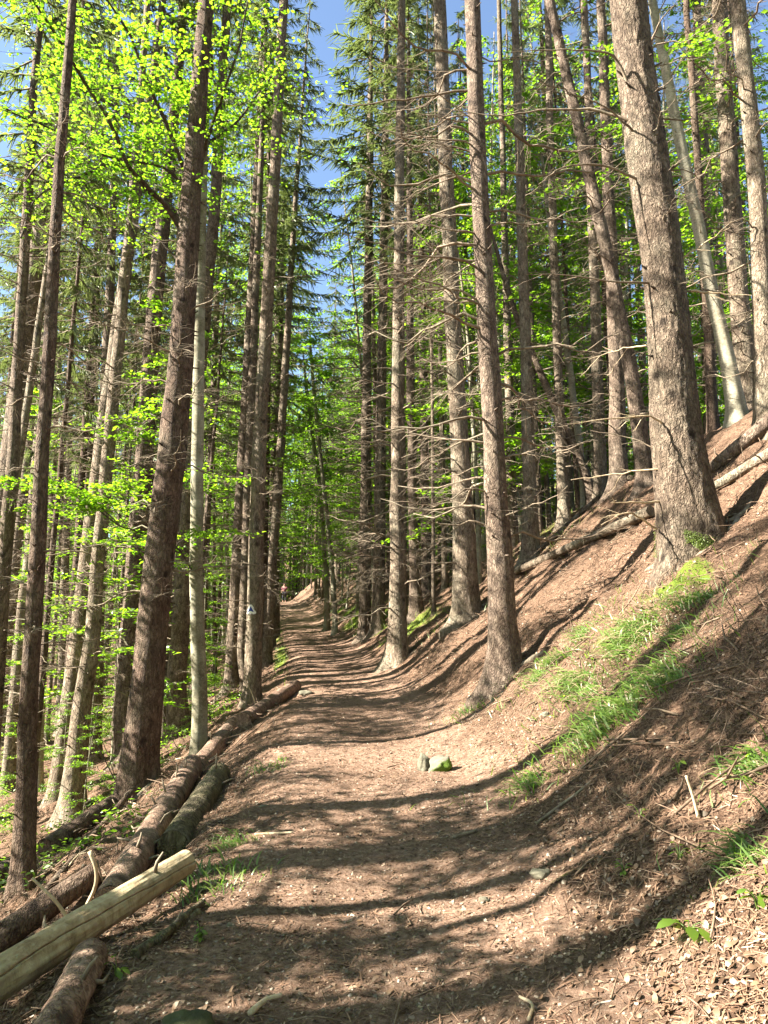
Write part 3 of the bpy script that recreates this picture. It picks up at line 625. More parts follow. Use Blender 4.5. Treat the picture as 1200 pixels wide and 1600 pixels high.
hero('R15', (938, 776), [(938, 740, 20), (934, 600, 17), (926, 350, 14), (915, 60, 11)], 'brown spruce on the shoulder, just left of the crooked reddish one', M_SPRUCE, nbr=30, seed=29, live=20, height=30)
hero('R16', (914, 775), [(912, 740, 12), (896, 620, 10), (880, 500, 9), (860, 370, 8)], 'white birch stem leaning left on the shoulder of the bank', M_BIRCH, name='birch_tree', nbr=8, yd=19.5, leaf=(3.5, 2.2, 120, .14, 28), seed=30, crown=None, height=12, stubs=5)
hero('R17', (966, 745), [(966, 700, 26), (962, 560, 22), (952, 330, 18), (942, 60, 14)], 'spruce with sunlit lower trunk close to the left of the massive one', M_RED, nbr=28, yd=17, seed=31, live=20, height=30)
hero('R18', (1152, 655), [(1150, 625, 26), (1122, 500, 22), (1086, 330, 18), (1052, 170, 16), (1022, 20, 13)], 'pale silvery birch leaning left, right of the massive old spruce', M_BIRCH, name='birch_tree', nbr=8, leaf=(6, 2.2, 120, .13, 26), seed=32, crown=None, height=16, stubs=6)
hero('R19', (1166, 640), [(1166, 590, 34), (1156, 480, 29), (1142, 300, 26), (1124, 0, 22)], 'brown spruce on the upper slope behind the silvery birch', M_SPRUCE, nbr=28, yd=15, seed=33, live=20, height=30)
hero('R20', (1200, 672), [(1199, 620, 36), (1195, 500, 31), (1182, 300, 26), (1152, 0, 23)], 'sunlit tan spruce at the right edge of the upper slope', M_GREYS, nbr=26, seed=34, live=20, height=30)
hero('R21', (1112, 668), [(1112, 640, 17), (1105, 480, 14), (1090, 250, 11)], 'thin dark spruce seen between the massive spruce and the silvery birch', M_DARKB, nbr=20, yd=16, seed=35, live=20, height=30)
hero('R2', (570, 992), [(570, 950, 19), (571, 750, 16), (574, 500, 13), (578, 250, 11)], 'knotted brown spruce behind a fan of pale dead twigs, left of the straight one', M_SPRUCE, nbr=44, cw=1.7, seed=36, live=16, height=30, brlen=(.9, 2.4), dside=[3.3, 2.6, 4, .5])
hero('R3', (592, 990), [(592, 950, 20), (594, 750, 17), (598, 500, 14), (602, 250, 11)], 'spruce standing close to the left of the straight lit one', M_SPRUCE, nbr=44, cw=1.7, seed=37, live=17, height=31, brlen=(.9, 2.4), yofs=.6, dside=[3.3, 2.6, 4, .5])
hero('R5', (652, 962), [(650, 930, 19), (645, 800, 15), (642, 600, 13), (640, 350, 10)], 'slim reddish spruce just right of the straight lit one', M_RED, nbr=28, seed=38, live=14)
hero('R6', (668, 925), [(668, 900, 17), (664, 740, 14), (660, 500, 12)], 'reddish spruce between the straight lit one and the stout pale one', M_RED, nbr=28, seed=39, live=13)
hero('R1', (527, 990), [(524, 950, 8), (512, 820, 7), (497, 680, 6), (486, 560, 5)], 'grey beech sapling leaning left over the narrowing trail', M_BEECH, name='beech_tree', nbr=6, leaf=(3, 2.6, 130, .17, 34), seed=40, crown=None, height=11, stubs=3)
hero('R22', (512, 985), [(511, 950, 9), (508, 880, 7), (500, 760, 6), (478, 600, 5)], 'thin grey beech stem arching left beside the far grassy bank', M_BEECH, name='beech_tree', nbr=6, leaf=(3, 2.4, 130, .17, 30), seed=41, crown=None, height=10, stubs=3)
# dead leaning tree on the shoulder
hero('R14', (928, 772), [(922, 755, 16), (884, 670, 14), (848, 590, 12), (800, 480, 9)], 'dead bare trunk leaning steeply left on the shoulder of the bank', M_RED, nbr=6, yd=19, seed=42, crown=None, height=9, stubs=12, flare=.1)

# branches of the massive spruce
for i, (pix, r0, pale) in enumerate([
    ([(985, 140), (958, 88), (900, 78), (800, 80)], .022, 0), ([(990, 190), (925, 172), (850, 172), (770, 180), (690, 168)], .024, 0),
    ([(1000, 282), (940, 258), (880, 262), (842, 288)], .02, 0), ([(1000, 215), (950, 170), (890, 145)], .018, 0),
    ([(1022, 415), (1005, 392), (980, 394)], .013, 0), ([(1020, 442), (960, 440), (890, 430), (822, 428)], .018, 0),
    ([(1050, 672), (1016, 651), (960, 654), (890, 662)], .017, 1), ([(1046, 730), (1030, 706), (990, 686), (922, 673)], .013, 0),
    ([(1030, 784), (990, 785), (955, 784)], .014, 1), ([(1026, 826), (995, 806), (975, 802), (938, 820)], .016, 1),
    ([(1036, 733), (980, 738), (892, 750)], .013, 1), ([(1066, 404), (1100, 380), (1142, 354)], .014, 1), ([(1012, 80), (1028, 40), (1045, 14)], .018, 0),
    ([(1010, 540), (970, 545), (920, 562)], .013, 1), ([(1080, 455), (1120, 458), (1174, 462)], .02, 1)]):
    limb('R11', pix, r0, .004, M_PALEW if pale else M_DTWIG, ntw=3, dy=[-.5, .3, -.3][i % 3], seed=i, tw=.3, y0=-.1)
# far reaching bare boughs on two of the bank spruces
for i, (key, pix, r0) in enumerate([('R8', [(742, 190), (690, 150), (620, 105), (560, 90)], .02), ('R8', [(745, 105), (700, 112), (640, 108), (560, 100)], .018), ('R8', [(752, 260), (690, 225), (600, 175)], .018),
    ('R8', [(758, 440), (690, 400), (620, 340), (560, 330)], .016), ('R8', [(765, 480), (690, 470), (600, 480)], .014), ('R7', [(700, 300), (640, 310), (560, 330), (500, 355)], .018),
    ('R7', [(712, 560), (660, 540), (600, 560), (540, 575)], .014), ('R4', [(615, 870), (580, 880), (545, 900)], .014), ('R4', [(615, 890), (570, 892), (535, 905)], .012),
    ('R8', [(775, 160), (830, 140), (900, 150)], .016), ('R8', [(748, 190), (800, 175), (830, 168)], .012), ('L7', [(200, 930), (170, 915), (150, 900)], .02), ('L7', [(196, 1000), (150, 1003), (110, 1000)], .016),
    ('L7', [(225, 690), (170, 690), (100, 685)], .014), ('L7', [(240, 545), (180, 540), (80, 545)], .016), ('R9', [(835, 500), (900, 520), (960, 505)], .012)]):
    limb(key, pix, r0 * .55, .003, M_DTWIG, ntw=10, dy=[-.6, .5, -.3, .2][i % 4], seed=50 + i, tw=.5)

# slender grey beech: dark twisting limbs and leaf sprays
def leaf_limb(key, pix, r0, dy, seed, nleaf, spread, size=.12, m=M_LEAF, wood=M_DBR, flat=.3, y0=0.0, ntwig=9, frac=.15, tl=.55):
    b, C = limb(key, pix, r0, r0 * .3, wood, 'branch', 0, dy, seed, 7, y0=y0); rs = np.random.default_rng(seed); mb = MB(); tw = MB(); pts = [C[int(len(C) * max(.3, frac)):]]
    for k in range(ntwig):
        i = rs.integers(int(len(C) * frac), len(C)); a = rs.uniform(0, 6.28); e = C[i] + np.array([math.cos(a), math.sin(a), rs.uniform(-.22, .1)]) * rs.uniform(.5, 1.4) * tl
        mid = (C[i] + e) / 2 + rs.normal(0, .04, 3)
        tube(tw, [C[i], mid, e], [.006, .004, .002], 4); pts.append(C[i] + (e - C[i]) * np.linspace(.2, 1, 6)[:, None])
    if nleaf:
        leafy(rs, mb, np.concatenate(pts), nleaf, size, spread, flat, LEAF_V, LEAF_T)
        put('foliage', mb.mesh('leaf_mesh', False), m, b)
    if ntwig: put('twig', tw.mesh('twig_mesh'), wood, b)
for i, (pix, r0, dy, nl) in enumerate([
    ([(307, 345), (285, 260), (258, 190), (233, 133), (200, 50), (160, -10)], .03, -1.0, 520),
    ([(305, 400), (265, 330), (238, 300), (200, 258), (173, 193), (133, 130), (108, 87), (80, 45), (45, -10)], .03, -1.6, 700),
    ([(303, 420), (277, 337), (233, 300), (200, 263), (173, 257), (143, 268), (108, 282), (80, 293), (50, 320), (32, 372)], .026, -.7, 260),
    ([(312, 300), (277, 260), (187, 173), (113, 133), (77, 107), (43, 70), (-20, 25)], .028, .4, 420),
    ([(318, 240), (324, 215), (338, 177), (353, 133), (373, 73), (390, -10)], .024, -.6, 420),
    ([(318, 230), (333, 218), (367, 193), (400, 150), (440, 100)], .022, .5, 360),
    ([(317, 260), (318, 215), (326, 150), (330, 80), (318, 0), (300, -40)], .03, -.3, 420),
    ([(312, 330), (260, 265), (170, 245), (90, 205), (10, 175)], .018, -1.2, 320),
    ([(308, 440), (240, 370), (160, 330), (90, 320), (20, 300)], .016, .9, 200)]):
    leaf_limb('L4', pix, r0 * 1.9, dy * 2.2 - .6, 60 + i, int(nl * 2.9), .075, .095, M_LEAF2 if i % 2 else M_LEAF, flat=.3, tl=1.6, ntwig=44)
for i, (pix, r0, dy, nl, y0) in enumerate([
    ([(312, 912), (276, 855), (225, 833), (188, 822), (140, 787), (112, 768)], .016, -1.1, 420, 0), ([(188, 822), (120, 760), (60, 750), (0, 748), (-40, 755)], .008, -.4, 420, -.9),
    ([(200, 826), (160, 762), (190, 752), (205, 762)], .006, -.2, 200, -.9), ([(270, 852), (300, 838), (340, 832), (388, 834)], .006, -.4, 170, -.5),
    ([(276, 856), (235, 880), (215, 905), (228, 915)], .006, -.2, 200, -.5), ([(312, 730), (270, 738), (225, 735), (180, 722)], .006, -.4, 70, 0),
    ([(140, 787), (60, 790), (20, 800), (-30, 815)], .006, .1, 150, -.9)]):
    leaf_limb('L4', pix, r0 * 1.4, dy * 1.3, 80 + i, int(nl * 1.9), .1, .092, flat=.22, y0=y0 * 1.3, ntwig=10, tl=.65)

# painted trail marks
def trail_mark(key, px, py, wpx, tri):
    o, P, f, rad = HERO[key]; q = at_depth(px, py, P[1]) - P; z = q[2]; c = f(z); R = rad(z) * 1.035
    s = wpx * P[1] / F
    def patch(pts2, lift, m, name, par, round_=0):
        mb = MB(); T = []
        pts2 = np.asarray(pts2, float)
        if round_:
            k = len(pts2); out = []
            for i in range(k):
                a, b_, c_ = pts2[i - 1], pts2[i], pts2[(i + 1) % k]
                for t in np.linspace(0, 1, 5):
                    p = b_ + (a - b_) * round_; q_ = b_ + (c_ - b_) * round_
                    out.append((1 - t) ** 2 * p + 2 * t * (1 - t) * b_ + t * t * q_)
            pts2 = np.array(out)
        ring = [pts2 * g + pts2.mean(0) * (1 - g) for g in (1, .75, .5, .25)] + [pts2.mean(0)[None]]
        k = len(pts2); V2 = np.concatenate(ring)
        th = V2[:, 0] * s / R + math.atan2(q[0] - c[0], R) ; rr = R + lift
        V = np.stack([c[0] + rr * np.sin(th), c[1] - rr * np.cos(th), z + V2[:, 1] * s], -1)
        Q = [[a * k + i, a * k + (i + 1) % k, (a + 1) * k + (i + 1) % k, (a + 1) * k + i] for a in range(3) for i in range(k)]
        T = [[3 * k + i, 3 * k + (i + 1) % k, 4 * k] for i in range(k)]
        mb.add(V, Q, T); return put(name, mb.mesh(name + '_mesh'), m, par)
    a = patch([(-.55, -.42), (.55, -.42), (0, .5)], .004, M_WHITE, 'trail_mark', o, .3)
    patch([(-.3, -.24), (.26, -.24), (-.01, .24)], .008, M_BLUE, 'blue_triangle', a, .08)
trail_mark('L5', 394, 952, 19, 1)
trail_mark('L11', 430, 955, 7, 1)

def roots(key, n, L, r0, seed):
    o, P, f, rad = HERO[key]; rs = np.random.default_rng(seed)
    for k in range(n):
        a = k * 6.283 / n + rs.uniform(-.4, .4); l = L * rs.uniform(.6, 1.3); t = np.linspace(0, 1, 12); a2 = a + rs.normal(0, .5) * t + .25 * np.sin(t * 7 + k)
        R_ = rad(.15) * .55 + l * t; x = P[0] + R_ * np.cos(a2); y = P[1] + R_ * np.sin(a2); r = r0 * rs.uniform(.7, 1.2) * (1 - .8 * t) + .006
        z = H(x, y, False) - r * .3 - .035 * t ** 3 * 2 + .3 * r0 * np.exp(-t / .12); C = np.stack([x, y, z], -1) - P
        m = MB(); tube(m, C, r, 9, False, lambda Pp, th: 1 + .12 * fbm(np.cos(th)[None] * 2, np.sin(th)[None] * 2 + 0 * Pp[:, :1], Pp[:, :1] * 6, 3, seed)); put('root', m.mesh('root_mesh'), o.children[0].data.materials[0], o)
for a in [('R11', 9, .6, .07, 1), ('R8', 7, .6, .05, 2), ('R7', 6, .6, .06, 3), ('R4', 6, .6, .05, 4), ('L3', 7, .6, .06, 5), ('L5', 6, .6, .045, 6), ('L1', 5, .35, .03, 7), ('R9', 5, .5, .045, 8), ('L6', 6, .5, .05, 9), ('L7', 6, .5, .05, 10), ('L4', 4, .4, .03, 11), ('R20', 5, .5, .05, 12), ('R18', 4, .4, .04, 13)]: roots(*a)

# moss skirt at the foot of the massive spruce
def moss_patch():
    o, P, f, rad = HERO['R11']; rs = np.random.default_rng(4); mb = MB(); n = 9000
    a = rs.normal(-1.85, .62, n); z = -.15 + .42 * rs.random(n) ** 1.6 - .12 * (a + 1.85); c = f(.2)
    k = vnoise(a * 3, z * 6, 0, 8) > -.25; a, z = a[k], z[k]
    R = rad(.1) * (1 + .12 * np.exp(-np.clip(z, -.3, 9) / .3)) * 1.0 + .005
    R = R * (1 + .04 * rs.random(len(a)))
    Pp = np.stack([c[0] + R * np.cos(a), c[1] + R * np.sin(a), z], -1); Nn = np.stack([np.cos(a), np.sin(a), .6 + 0 * a], -1) + rs.normal(0, .5, (len(a), 3))
    stamp(mb, LEAF4_V, LEAF4_T, Pp, Nn, rs.uniform(0, 6.28, len(a)), .013 * rs.uniform(.6, 1.4, len(a)))
    put('moss', mb.mesh('moss_mesh', False), M_MOSSC, o)
moss_patch()

# ------------------------------------------------------------------ the rest of the forest, each trunk its own tree
taken = [HERO[k][1][:2] for k in HERO]
def free(x, y, d):
    return all((x - a) ** 2 + (y - b) ** 2 > d * d for a, b in taken)
def infr(x, y, m=.53):
    return y > 1 and abs(x) < m * y
def fill(n, xr, yr, dmin, fn, seed, test=lambda x, y: True):
    rs = np.random.default_rng(seed); k = 0
    for _ in range(20000):
        if k >= n: break
        y = rs.uniform(*yr); u = rs.uniform(*xr); x = XC(y) + u
        if not free(x, y, dmin) or not test(x, y): continue
        taken.append((x, y)); fn(x, y, float(H(x, y, False)), rs, k); k += 1
    return k
def F_spr(label, group, sc=(.75, 1.15)):
    return lambda x, y, z, rs, k: plant_spruce(int(rs.integers(0, 6)), (x, y, z), label, group, rs.uniform(*sc), rs.uniform(0, 6.28), (rs.normal(0, .02), rs.normal(0, .02)))
def F_bee(label, group, sc=(.7, 1.15), ks=(0, 1, 2, 3, 4, 5), lean=.06):
    return lambda x, y, z, rs, k: plant_beech(int(rs.choice(ks)), (x, y, z), label, group, rs.uniform(*sc), rs.uniform(0, 6.28), (rs.normal(0, lean), rs.normal(0, lean)))
fill(22, (-16, -4.2), (13, 30), 1.9, F_spr('spruce trunk with dead twigs down the left slope', 'spruces down the left slope'), 1, lambda x, y: infr(x, y))
fill(12, (-36, -5), (30, 60), 2.4, F_spr('distant spruce trunk deep in the forest left of the trail', 'distant spruces on the left'), 2, infr)
fill(14, (-16, -4.2), (15, 30), 1.6, F_bee('bright green young beech among spruces down the left slope', 'young beeches down the left slope', (.6, 1.2)), 3, infr)
fill(34, (-36, -5), (24, 58), 2.1, F_bee('distant leafy beech deep in the forest left of the trail', 'distant beeches on the left', (.9, 1.4)), 4, infr)
fill(16, (2.6, 16), (21, 36), 1.9, F_spr('spruce on the hill shoulder behind the bank right of the trail', 'spruces behind the right bank'), 5, infr)
fill(16, (7, 26), (17, 46), 2.3, F_spr('spruce in the forest on top of the right hill', 'spruces on top of the right hill'), 6, infr)
fill(40, (5.5, 22), (17, 40), 1.7, F_bee('bright leafy beech on top of the right hill', 'beeches on top of the right hill', (.8, 1.4)), 7, infr)
fill(26, (2.0, 9), (25, 52), 1.8, F_bee('bright leafy beech along the bank where the trail narrows', 'beeches by the narrowing trail', (.9, 1.6)), 8, infr)
fill(14, (-6.5, -2.5), (25, 58), 1.8, F_bee('leafy beech beside the left trail edge, far ahead', 'beeches by the far left trail edge', (1.1, 1.6), (1, 3)), 14)
fill(18, (-9, 9), (69, 90), 1.6, F_bee('tall leafy beech beyond the crest of the trail', 'beeches beyond the crest', (1.2, 1.7), (1, 3)), 15)
fill(8, (-4.2, -1.9), (24, 62), 2.2, F_spr('spruce lining the left edge of the trail far ahead', 'spruces lining the left trail edge', (.8, 1.1)), 9)
fill(10, (1.9, 4.4), (30, 64), 2.2, F_spr('spruce lining the right edge of the trail far ahead', 'spruces lining the right trail edge', (.8, 1.1)), 10)
F_slim = lambda label, group, cat='x': (lambda x, y, z, rs, k: plant_spruce(int(rs.integers(0, 6)), (x, y, z), label, group, (float(q := rs.uniform(.42, .65)), q, rs.uniform(.7, 1.0)), rs.uniform(0, 6.28), (rs.normal(0, .025), rs.normal(0, .025))))
fill(46, (-20, -4.2), (18, 46), 1.1, F_slim('slender spruce pole in the crowded stand left of the trail', 'slender spruces left of the trail'), 31, infr)
fill(34, (2.4, 18), (20, 44), 1.1, F_slim('slender spruce pole in the crowded stand right of the trail', 'slender spruces right of the trail'), 32, infr)
fill(16, (-4, 5), (36, 66), 1.2, F_slim('slender spruce pole near where the trail vanishes', 'slender spruces near the trail end'), 33, lambda x, y: infr(x, y) and abs(x - XC(y)) > 1.9)
fill(24, (4.5, 16), (14, 26), 1.6, F_bee('leafy beech on the shoulder just behind the massive spruce', 'beeches behind the massive spruce', (.7, 1.25)), 34, lambda x, y: infr(x, y) and x / y > .3)
fill(7, (-16, -6), (13, 26), 1.5, F_bee('tall beech holding bright leaves above the left slope', 'tall beeches on the left slope', (1.0, 1.5), (1, 3)), 35, infr)
for x_, y_, k_, sc_ in ((-2.5, 27, 2, 1.15), (-2.3, 32, 4, 1.2), (-2.6, 39, 0, 1.25)):
    plant_spruce(k_, (XC(y_) + x_, y_, float(H(XC(y_) + x_, y_, False))), 'boughed spruce at the left trail edge, %s' % {27: 'nearest of three beyond the marked spruce', 32: 'middle of three beyond the marked spruce', 39: 'farthest of three beyond the marked spruce'}[y_], 'boughed spruces at the left trail edge', (sc_ * 1.35, sc_ * 1.35, sc_), y_)
fill(14, (-10, -3.2), (14.2, 24), 1.0, F_bee('knee to head high leafy beech sapling on the left slope', 'beech saplings on the left slope', (.22, .42), (5, 2)), 37, infr)
fill(18, (2.6, 9), (20, 34), 1.3, F_bee('leafy young beech filling the gaps behind the bank spruces', 'young beeches behind the bank spruces', (.9, 1.5)), 36, infr)
fill(24, (-9, 9), (71, 92), 1.8, F_spr('far dark spruce beyond the crest of the trail', 'dark spruces beyond the crest'), 11)
# unseen trees added out of frame to screen skylight and shade the trail
fill(12, (4, 24), (-14, 12), 2.6, F_spr('unseen spruce added on the right slope behind the camera, roofing the trail', 'added spruces roofing the trail', (.9, 1.15)), 21, lambda x, y: not infr(x, y, .8))
fill(12, (3.5, 22), (-12, 12), 2.4, F_bee('unseen beech added on the right slope behind the camera, roofing the trail', 'added beeches roofing the trail', (1.1, 1.5), (1, 3)), 22, lambda x, y: not infr(x, y, .95))
fill(6, (-4, 4), (-16, -3), 2.6, F_bee('unseen beech added behind the camera, arching over the trail', 'added beeches behind the camera', (1.2, 1.5), (1, 3)), 23)
SHADE = [(1, 8, -7.48, 3.07, 3.64, 1.08), (0, 0, -7.98, 5.82, 1.96, 1.17), (1, 11, -5.53, 3.68, 0.42, 1.13), (0, 1, -12.17, 3.84, 6.02, 1.18), (1, 8, -11.34, 10.34, 2.01, 1.09), (1, 11, -5.36, 1.25, 1.73, 0.9), (0, 1, -9.41, 2.15, 4.82, 0.93), (1, 11, -9.74, 8.73, 0.06, 1.16), (1, 6, -11.35, 6.52, 4.3, 0.94), (1, 12, -11.79, 1.47, 5.27, 1.01), (1, 11, -12.51, 9.01, 1.89, 1.01), (1, 12, -12.26, 12.47, 3.97, 1.24), (1, 9, -7.98, 0.74, 0.9, 1.04), (1, 11, -9.32, 4.13, 1.02, 1.09), (1, 12, -6.96, 4.52, 4.34, 1.08), (1, 11, -9.0, 10.25, 5.67, 1.11)]  # unseen trees, positions fitted to cast chosen patches of sun and shade
for kind, k, x, y, rz, sc in SHADE:
    p = (x, y, float(H(x, y, False)))
    if kind: plant_beech(k, p, 'unseen dense leafy beech added out of frame on the slope, shading the trail', 'added beeches shading the trail', sc, rz)
    else: plant_spruce(k, p, 'unseen spruce added out of frame on the slope, shading the trail', 'added spruces shading the trail', sc, rz)

# ------------------------------------------------------------------ far woods closing the view
def far_woods():
    rs = np.random.default_rng(77); wood = MB(); lf = MB()
    for k in range(560):
        y = rs.uniform(55, 140); x = rs.uniform(-.62, .62) * y
        if k > 430: y = rs.uniform(74, 96); x = XC(y) + rs.uniform(-13, 13)
        if abs(x - XC(y)) < 6 and y < 74: continue
        z = float(H(x, y, False)); h = rs.uniform(16, 26); r = rs.uniform(.1, .2)
        tube(wood, [(x, y, z - .5), (x + rs.normal(0, .1), y, z + h * .5), (x + rs.normal(0, .3), y, z + h)], [r, r * .7, .02], 6)
        n = 300; q = rs.random(n) ** 1.3; hh = z + .3 + q * (h - 1); rad = 2.4 * np.sqrt(np.clip(1.05 - q, 0, 1)) * rs.random(n) ** .5; a = rs.uniform(0, 6.28, n)
        P = np.stack([x + rad * np.cos(a), y + rad * np.sin(a), hh + rs.normal(0, .2, n)], -1)
        stamp(lf, LEAF4_V, LEAF4_T, P, rs.normal(0, .6, (n, 3)) + np.array([0, 0, 1]), rs.uniform(0, 6.28, n), rs.uniform(.18, .45, n))
    nq = sum(map(len, wood.Q)); nv = wood.n
    wood.add(np.concatenate(lf.V), None, np.concatenate(lf.T)); me = wood.mesh('far_woods_mesh', False); me.materials.append(M_SPRUCE); me.materials.append(M_LEAF2)
    mi = np.ones(len(me.polygons), np.int32); mi[:nq] = 0; me.polygons.foreach_set('material_index', mi)
    tag(put('far_woods', me, None), 'far off mass of trunks and green foliage closing the view', 'woods', None, 'stuff')
far_woods()

# ------------------------------------------------------------------ logs
def log(label, a, b, wa, wb, m, lift=(0, 0), rings=False, crack=False, stubs=4, seed=1, name='fallen_log', cat='log', cut=(False, False), bend=0.0, sub=.15, mc=None):
    """a, b: photo pixels of the two ends on the ground, wa/wb widths in pixels there"""
    A, B = hit(*a), hit(*b); ra, rb = .5 * wa * depth(A) / F, .5 * wb * depth(B) / F
    A = A + np.array([0, 0, ra * (1 - sub) + lift[0]]); B = B + np.array([0, 0, rb * (1 - sub) + lift[1]])
    O = (A + B) / 2; n = 60; t = np.linspace(0, 1, n)[:, None]; P = A + (B - A) * t - O
    P[:, 2] += bend * np.sin(t[:, 0] * math.pi); rs = np.random.default_rng(seed)
    R = ra + (rb - ra) * t[:, 0]
    L = np.linalg.norm(B - A)
    print(f'log {seed}: {A.round(2)} {B.round(2)} r {ra:.3f} {rb:.3f} L {L:.2f}')
    def rough(Pp, th):
        s = t * L; q = 1 + .06 * fbm(np.cos(th)[None] * 2 + seed, np.sin(th)[None] * 2 + 0 * s, s * 3 + 0 * th[None], 4, seed)
        if rings: q = q + .05 * np.clip(np.sin(s * 38 + 3 * fbm(s * 3, s * 0 + seed, 0, 2, seed)), .2, 1)
        if crack:
            ph = crack + .22 * fbm(s * 2.4, s * 0 + 4, 0, 4, 6) + .35 * t; d = np.abs(((th[None] - ph + math.pi) % (2 * math.pi)) - math.pi)
            q = q - .2 * np.exp(-(d / .028) ** 2)
        return q
    o = thing(name, label, cat, O, 'fallen logs and poles')
    mb = MB(); tube(mb, P, R, 260 if crack else 28, False, rough); put('log_body', mb.mesh('log_mesh'), m, o)
    for flag, i, sgn in ((cut[0], 0, -1), (cut[1], -1, 1)):
        mb = MB(); T, Aa, Bb = frames(P); th = np.arange(28) / 28 * 6.2832; rr = R[i] * .98
        rim = P[i] + rr * (np.cos(th)[:, None] * Aa[i] + np.sin(th)[:, None] * Bb[i]); ctr = P[i] + T[i] * sgn * .004
        V = np.concatenate([rim, P[i] + .5 * (rim - P[i]) + T[i] * sgn * .003, ctr[None]]); k = np.arange(28); k2 = (k + 1) % 28
        Q = np.stack([k, k2, 28 + k2, 28 + k], -1); Tt = np.stack([28 + k, 28 + k2, np.full(28, 56)], -1)
        mb.add(V, Q, Tt); put('cut_face', mb.mesh('cut_mesh', False), (mc or M_CUT) if flag else m, o)
    for k in range(stubs):
        f = rs.uniform(.08, .95); i = int(f * (n - 1)); T, Aa, Bb = frames(P); a_ = rs.uniform(-.3, 3.4); d = math.cos(a_) * Bb[i] + abs(math.sin(a_)) * Aa[i]; d /= np.linalg.norm(d)
        if Aa[i][2] < 0: d = d * np.array([1, 1, -1])
        mb = MB(); l = rs.uniform(.04, .16); q = P[i] + d * R[i] * .85
        tube(mb, [q, q + d * (R[i] * .2 + l * .5) + rs.normal(0, .01, 3), q + d * (R[i] * .2 + l) + T[i] * .04], [.014, .01, .005], 6, True); put('branch_stub', mb.mesh('stub_mesh'), M_DTWIG, o)
    return o
log('pale grey-green sawn log with a long crack, propped across darker logs', (-70, 1655), (290, 1392), 72, 37, M_LOGG, (.14, .11), crack=.95, stubs=3, seed=1, cut=(True, True))
log('long barky spruce log with branch stubs running up the trail edge', (168, 1435), (300, 1215), 50, 34, M_LOGP, (0, .03), rings=True, stubs=14, seed=2)
log('sunlit scaly log end piece half buried in needles before the grey beech', (300, 1222), (368, 1135), 34, 24, M_LOGP, (0, 0), rings=True, stubs=4, seed=3, sub=.5)
log('short mossy dark log lying beside the long barky one', (268, 1345), (342, 1228), 48, 36, M_LOGM, (0, 0), stubs=2, seed=4)
log('small broken log at the trail edge below the marked spruce', (380, 1138), (462, 1080), 26, 19, M_LOGP, (0, 0), stubs=3, seed=5)
log('pinkish flaking log poking out beneath the sawn log', (60, 1690), (140, 1520), 70, 52, M_LOGP, (0, 0), rings=True, stubs=2, seed=6)
log('weathered brown log left of the sawn log, splintered upper end', (-60, 1530), (150, 1385), 46, 34, M_DARKB, (.02, .03), stubs=3, seed=7)
log('dark log bridging to the foot of the thick dark spruce', (70, 1345), (185, 1262), 32, 26, M_DARKB, (.03, .0), stubs=4, seed=8)
log('dark log stub at left edge behind the slim spruce', (-60, 1420), (28, 1365), 40, 32, M_DARKB, (0, 0), stubs=1, seed=9)
log('long grey pole lying up the bank left of the massive spruce', (806, 900), (1018, 812), 11, 17, M_GREYS, (.02, .05), stubs=5, seed=10, name='fallen_pole', sub=0)
log('fallen log with orange bare patch high on the right bank', (1105, 745), (1240, 650), 18, 30, M_RED, (.0, .05), stubs=4, seed=11)
log('tan fallen pole below the orange-patched log on right bank', (1112, 770), (1240, 702), 15, 22, M_GREYS, (0, .03), stubs=3, seed=12, name='fallen_pole')
log('thin pole lying on the shoulder towards the slim lone spruce', (842, 865), (950, 770), 7, 8, M_RED, (.02, .02), stubs=3, seed=13, name='fallen_pole', sub=0)
log('thin dark pole leaning from the left logs to the thick spruce', (60, 1420), (212, 1245), 12, 9, M_DARKB, (.05, .12), stubs=3, seed=14, name='fallen_pole', sub=0)
log('half-buried pole on the shoulder beyond the slim lone spruce', (905, 790), (985, 752), 7, 8, M_GREYS, (.02, .03), stubs=2, seed=15, name='fallen_pole', sub=0)
log('rotten half-buried branch wood in the hollow right of the sawn log', (210, 1500), (310, 1430), 18, 12, M_LOGM, (0, 0), stubs=2, seed=16, name='fallen_pole', sub=.3)

def stick(label, pix, r0, r1, m=M_PALEW, lift=None, seed=0, ntw=0, dy=0, tw=.2, name='stick'):
    """a stick whose foot is on the ground at the first pixel; lift lists each point's height above the ground, or None for upright sticks"""
    A = hit(*pix[0])
    if lift is None: C = np.array([at_depth(px, py, A[1] + dy * i) for i, (px, py) in enumerate(pix)])
    else: C = np.array([hit(px, py) + np.array([0, 0, l]) for (px, py), l in zip(pix, lift)])
    C = spline(C, 14) - A; mb = MB(); rs = np.random.default_rng(seed); tube(mb, C, np.linspace(r0, r1, 14), 8, True)
    for _ in range(ntw):
        i = rs.integers(3, 13); dead_branch(mb, C[i], (C[min(13, i + 1)] - C[i - 1]) + rs.normal(0, .05, 3), tw * rs.uniform(.6, 1.4), r1 * .7, rs, 5, .15, 3)
    o = put(name, mb.mesh('stick_mesh'), m, None, A); tag(o, label, 'stick', 'loose sticks'); return o
stick('pale broken snag with pronged tip standing behind the sawn log', [(128, 1428), (148, 1388), (150, 1358), (140, 1330)], .016, .02, M_PALEW, seed=1)
stick('pale bare stick slanting up left from the sawn log', [(115, 1452), (90, 1412), (50, 1372)], .018, .011, M_PALEW, seed=2)
stick('dark forked stick leaning beside the pale broken snag', [(168, 1400), (160, 1375), (152, 1345)], .009, .006, M_DTWIG, seed=3)
stick('thin straight pale stick lying at the left side of the trail', [(398, 1307), (458, 1304)], .011, .009, M_PALEW, (.012, .012), 4)
stick('dark curved root-like stick on the trail right of centre', [(705, 1312), (730, 1306), (745, 1300)], .014, .01, M_DTWIG, (.012, .015, .012), 5)
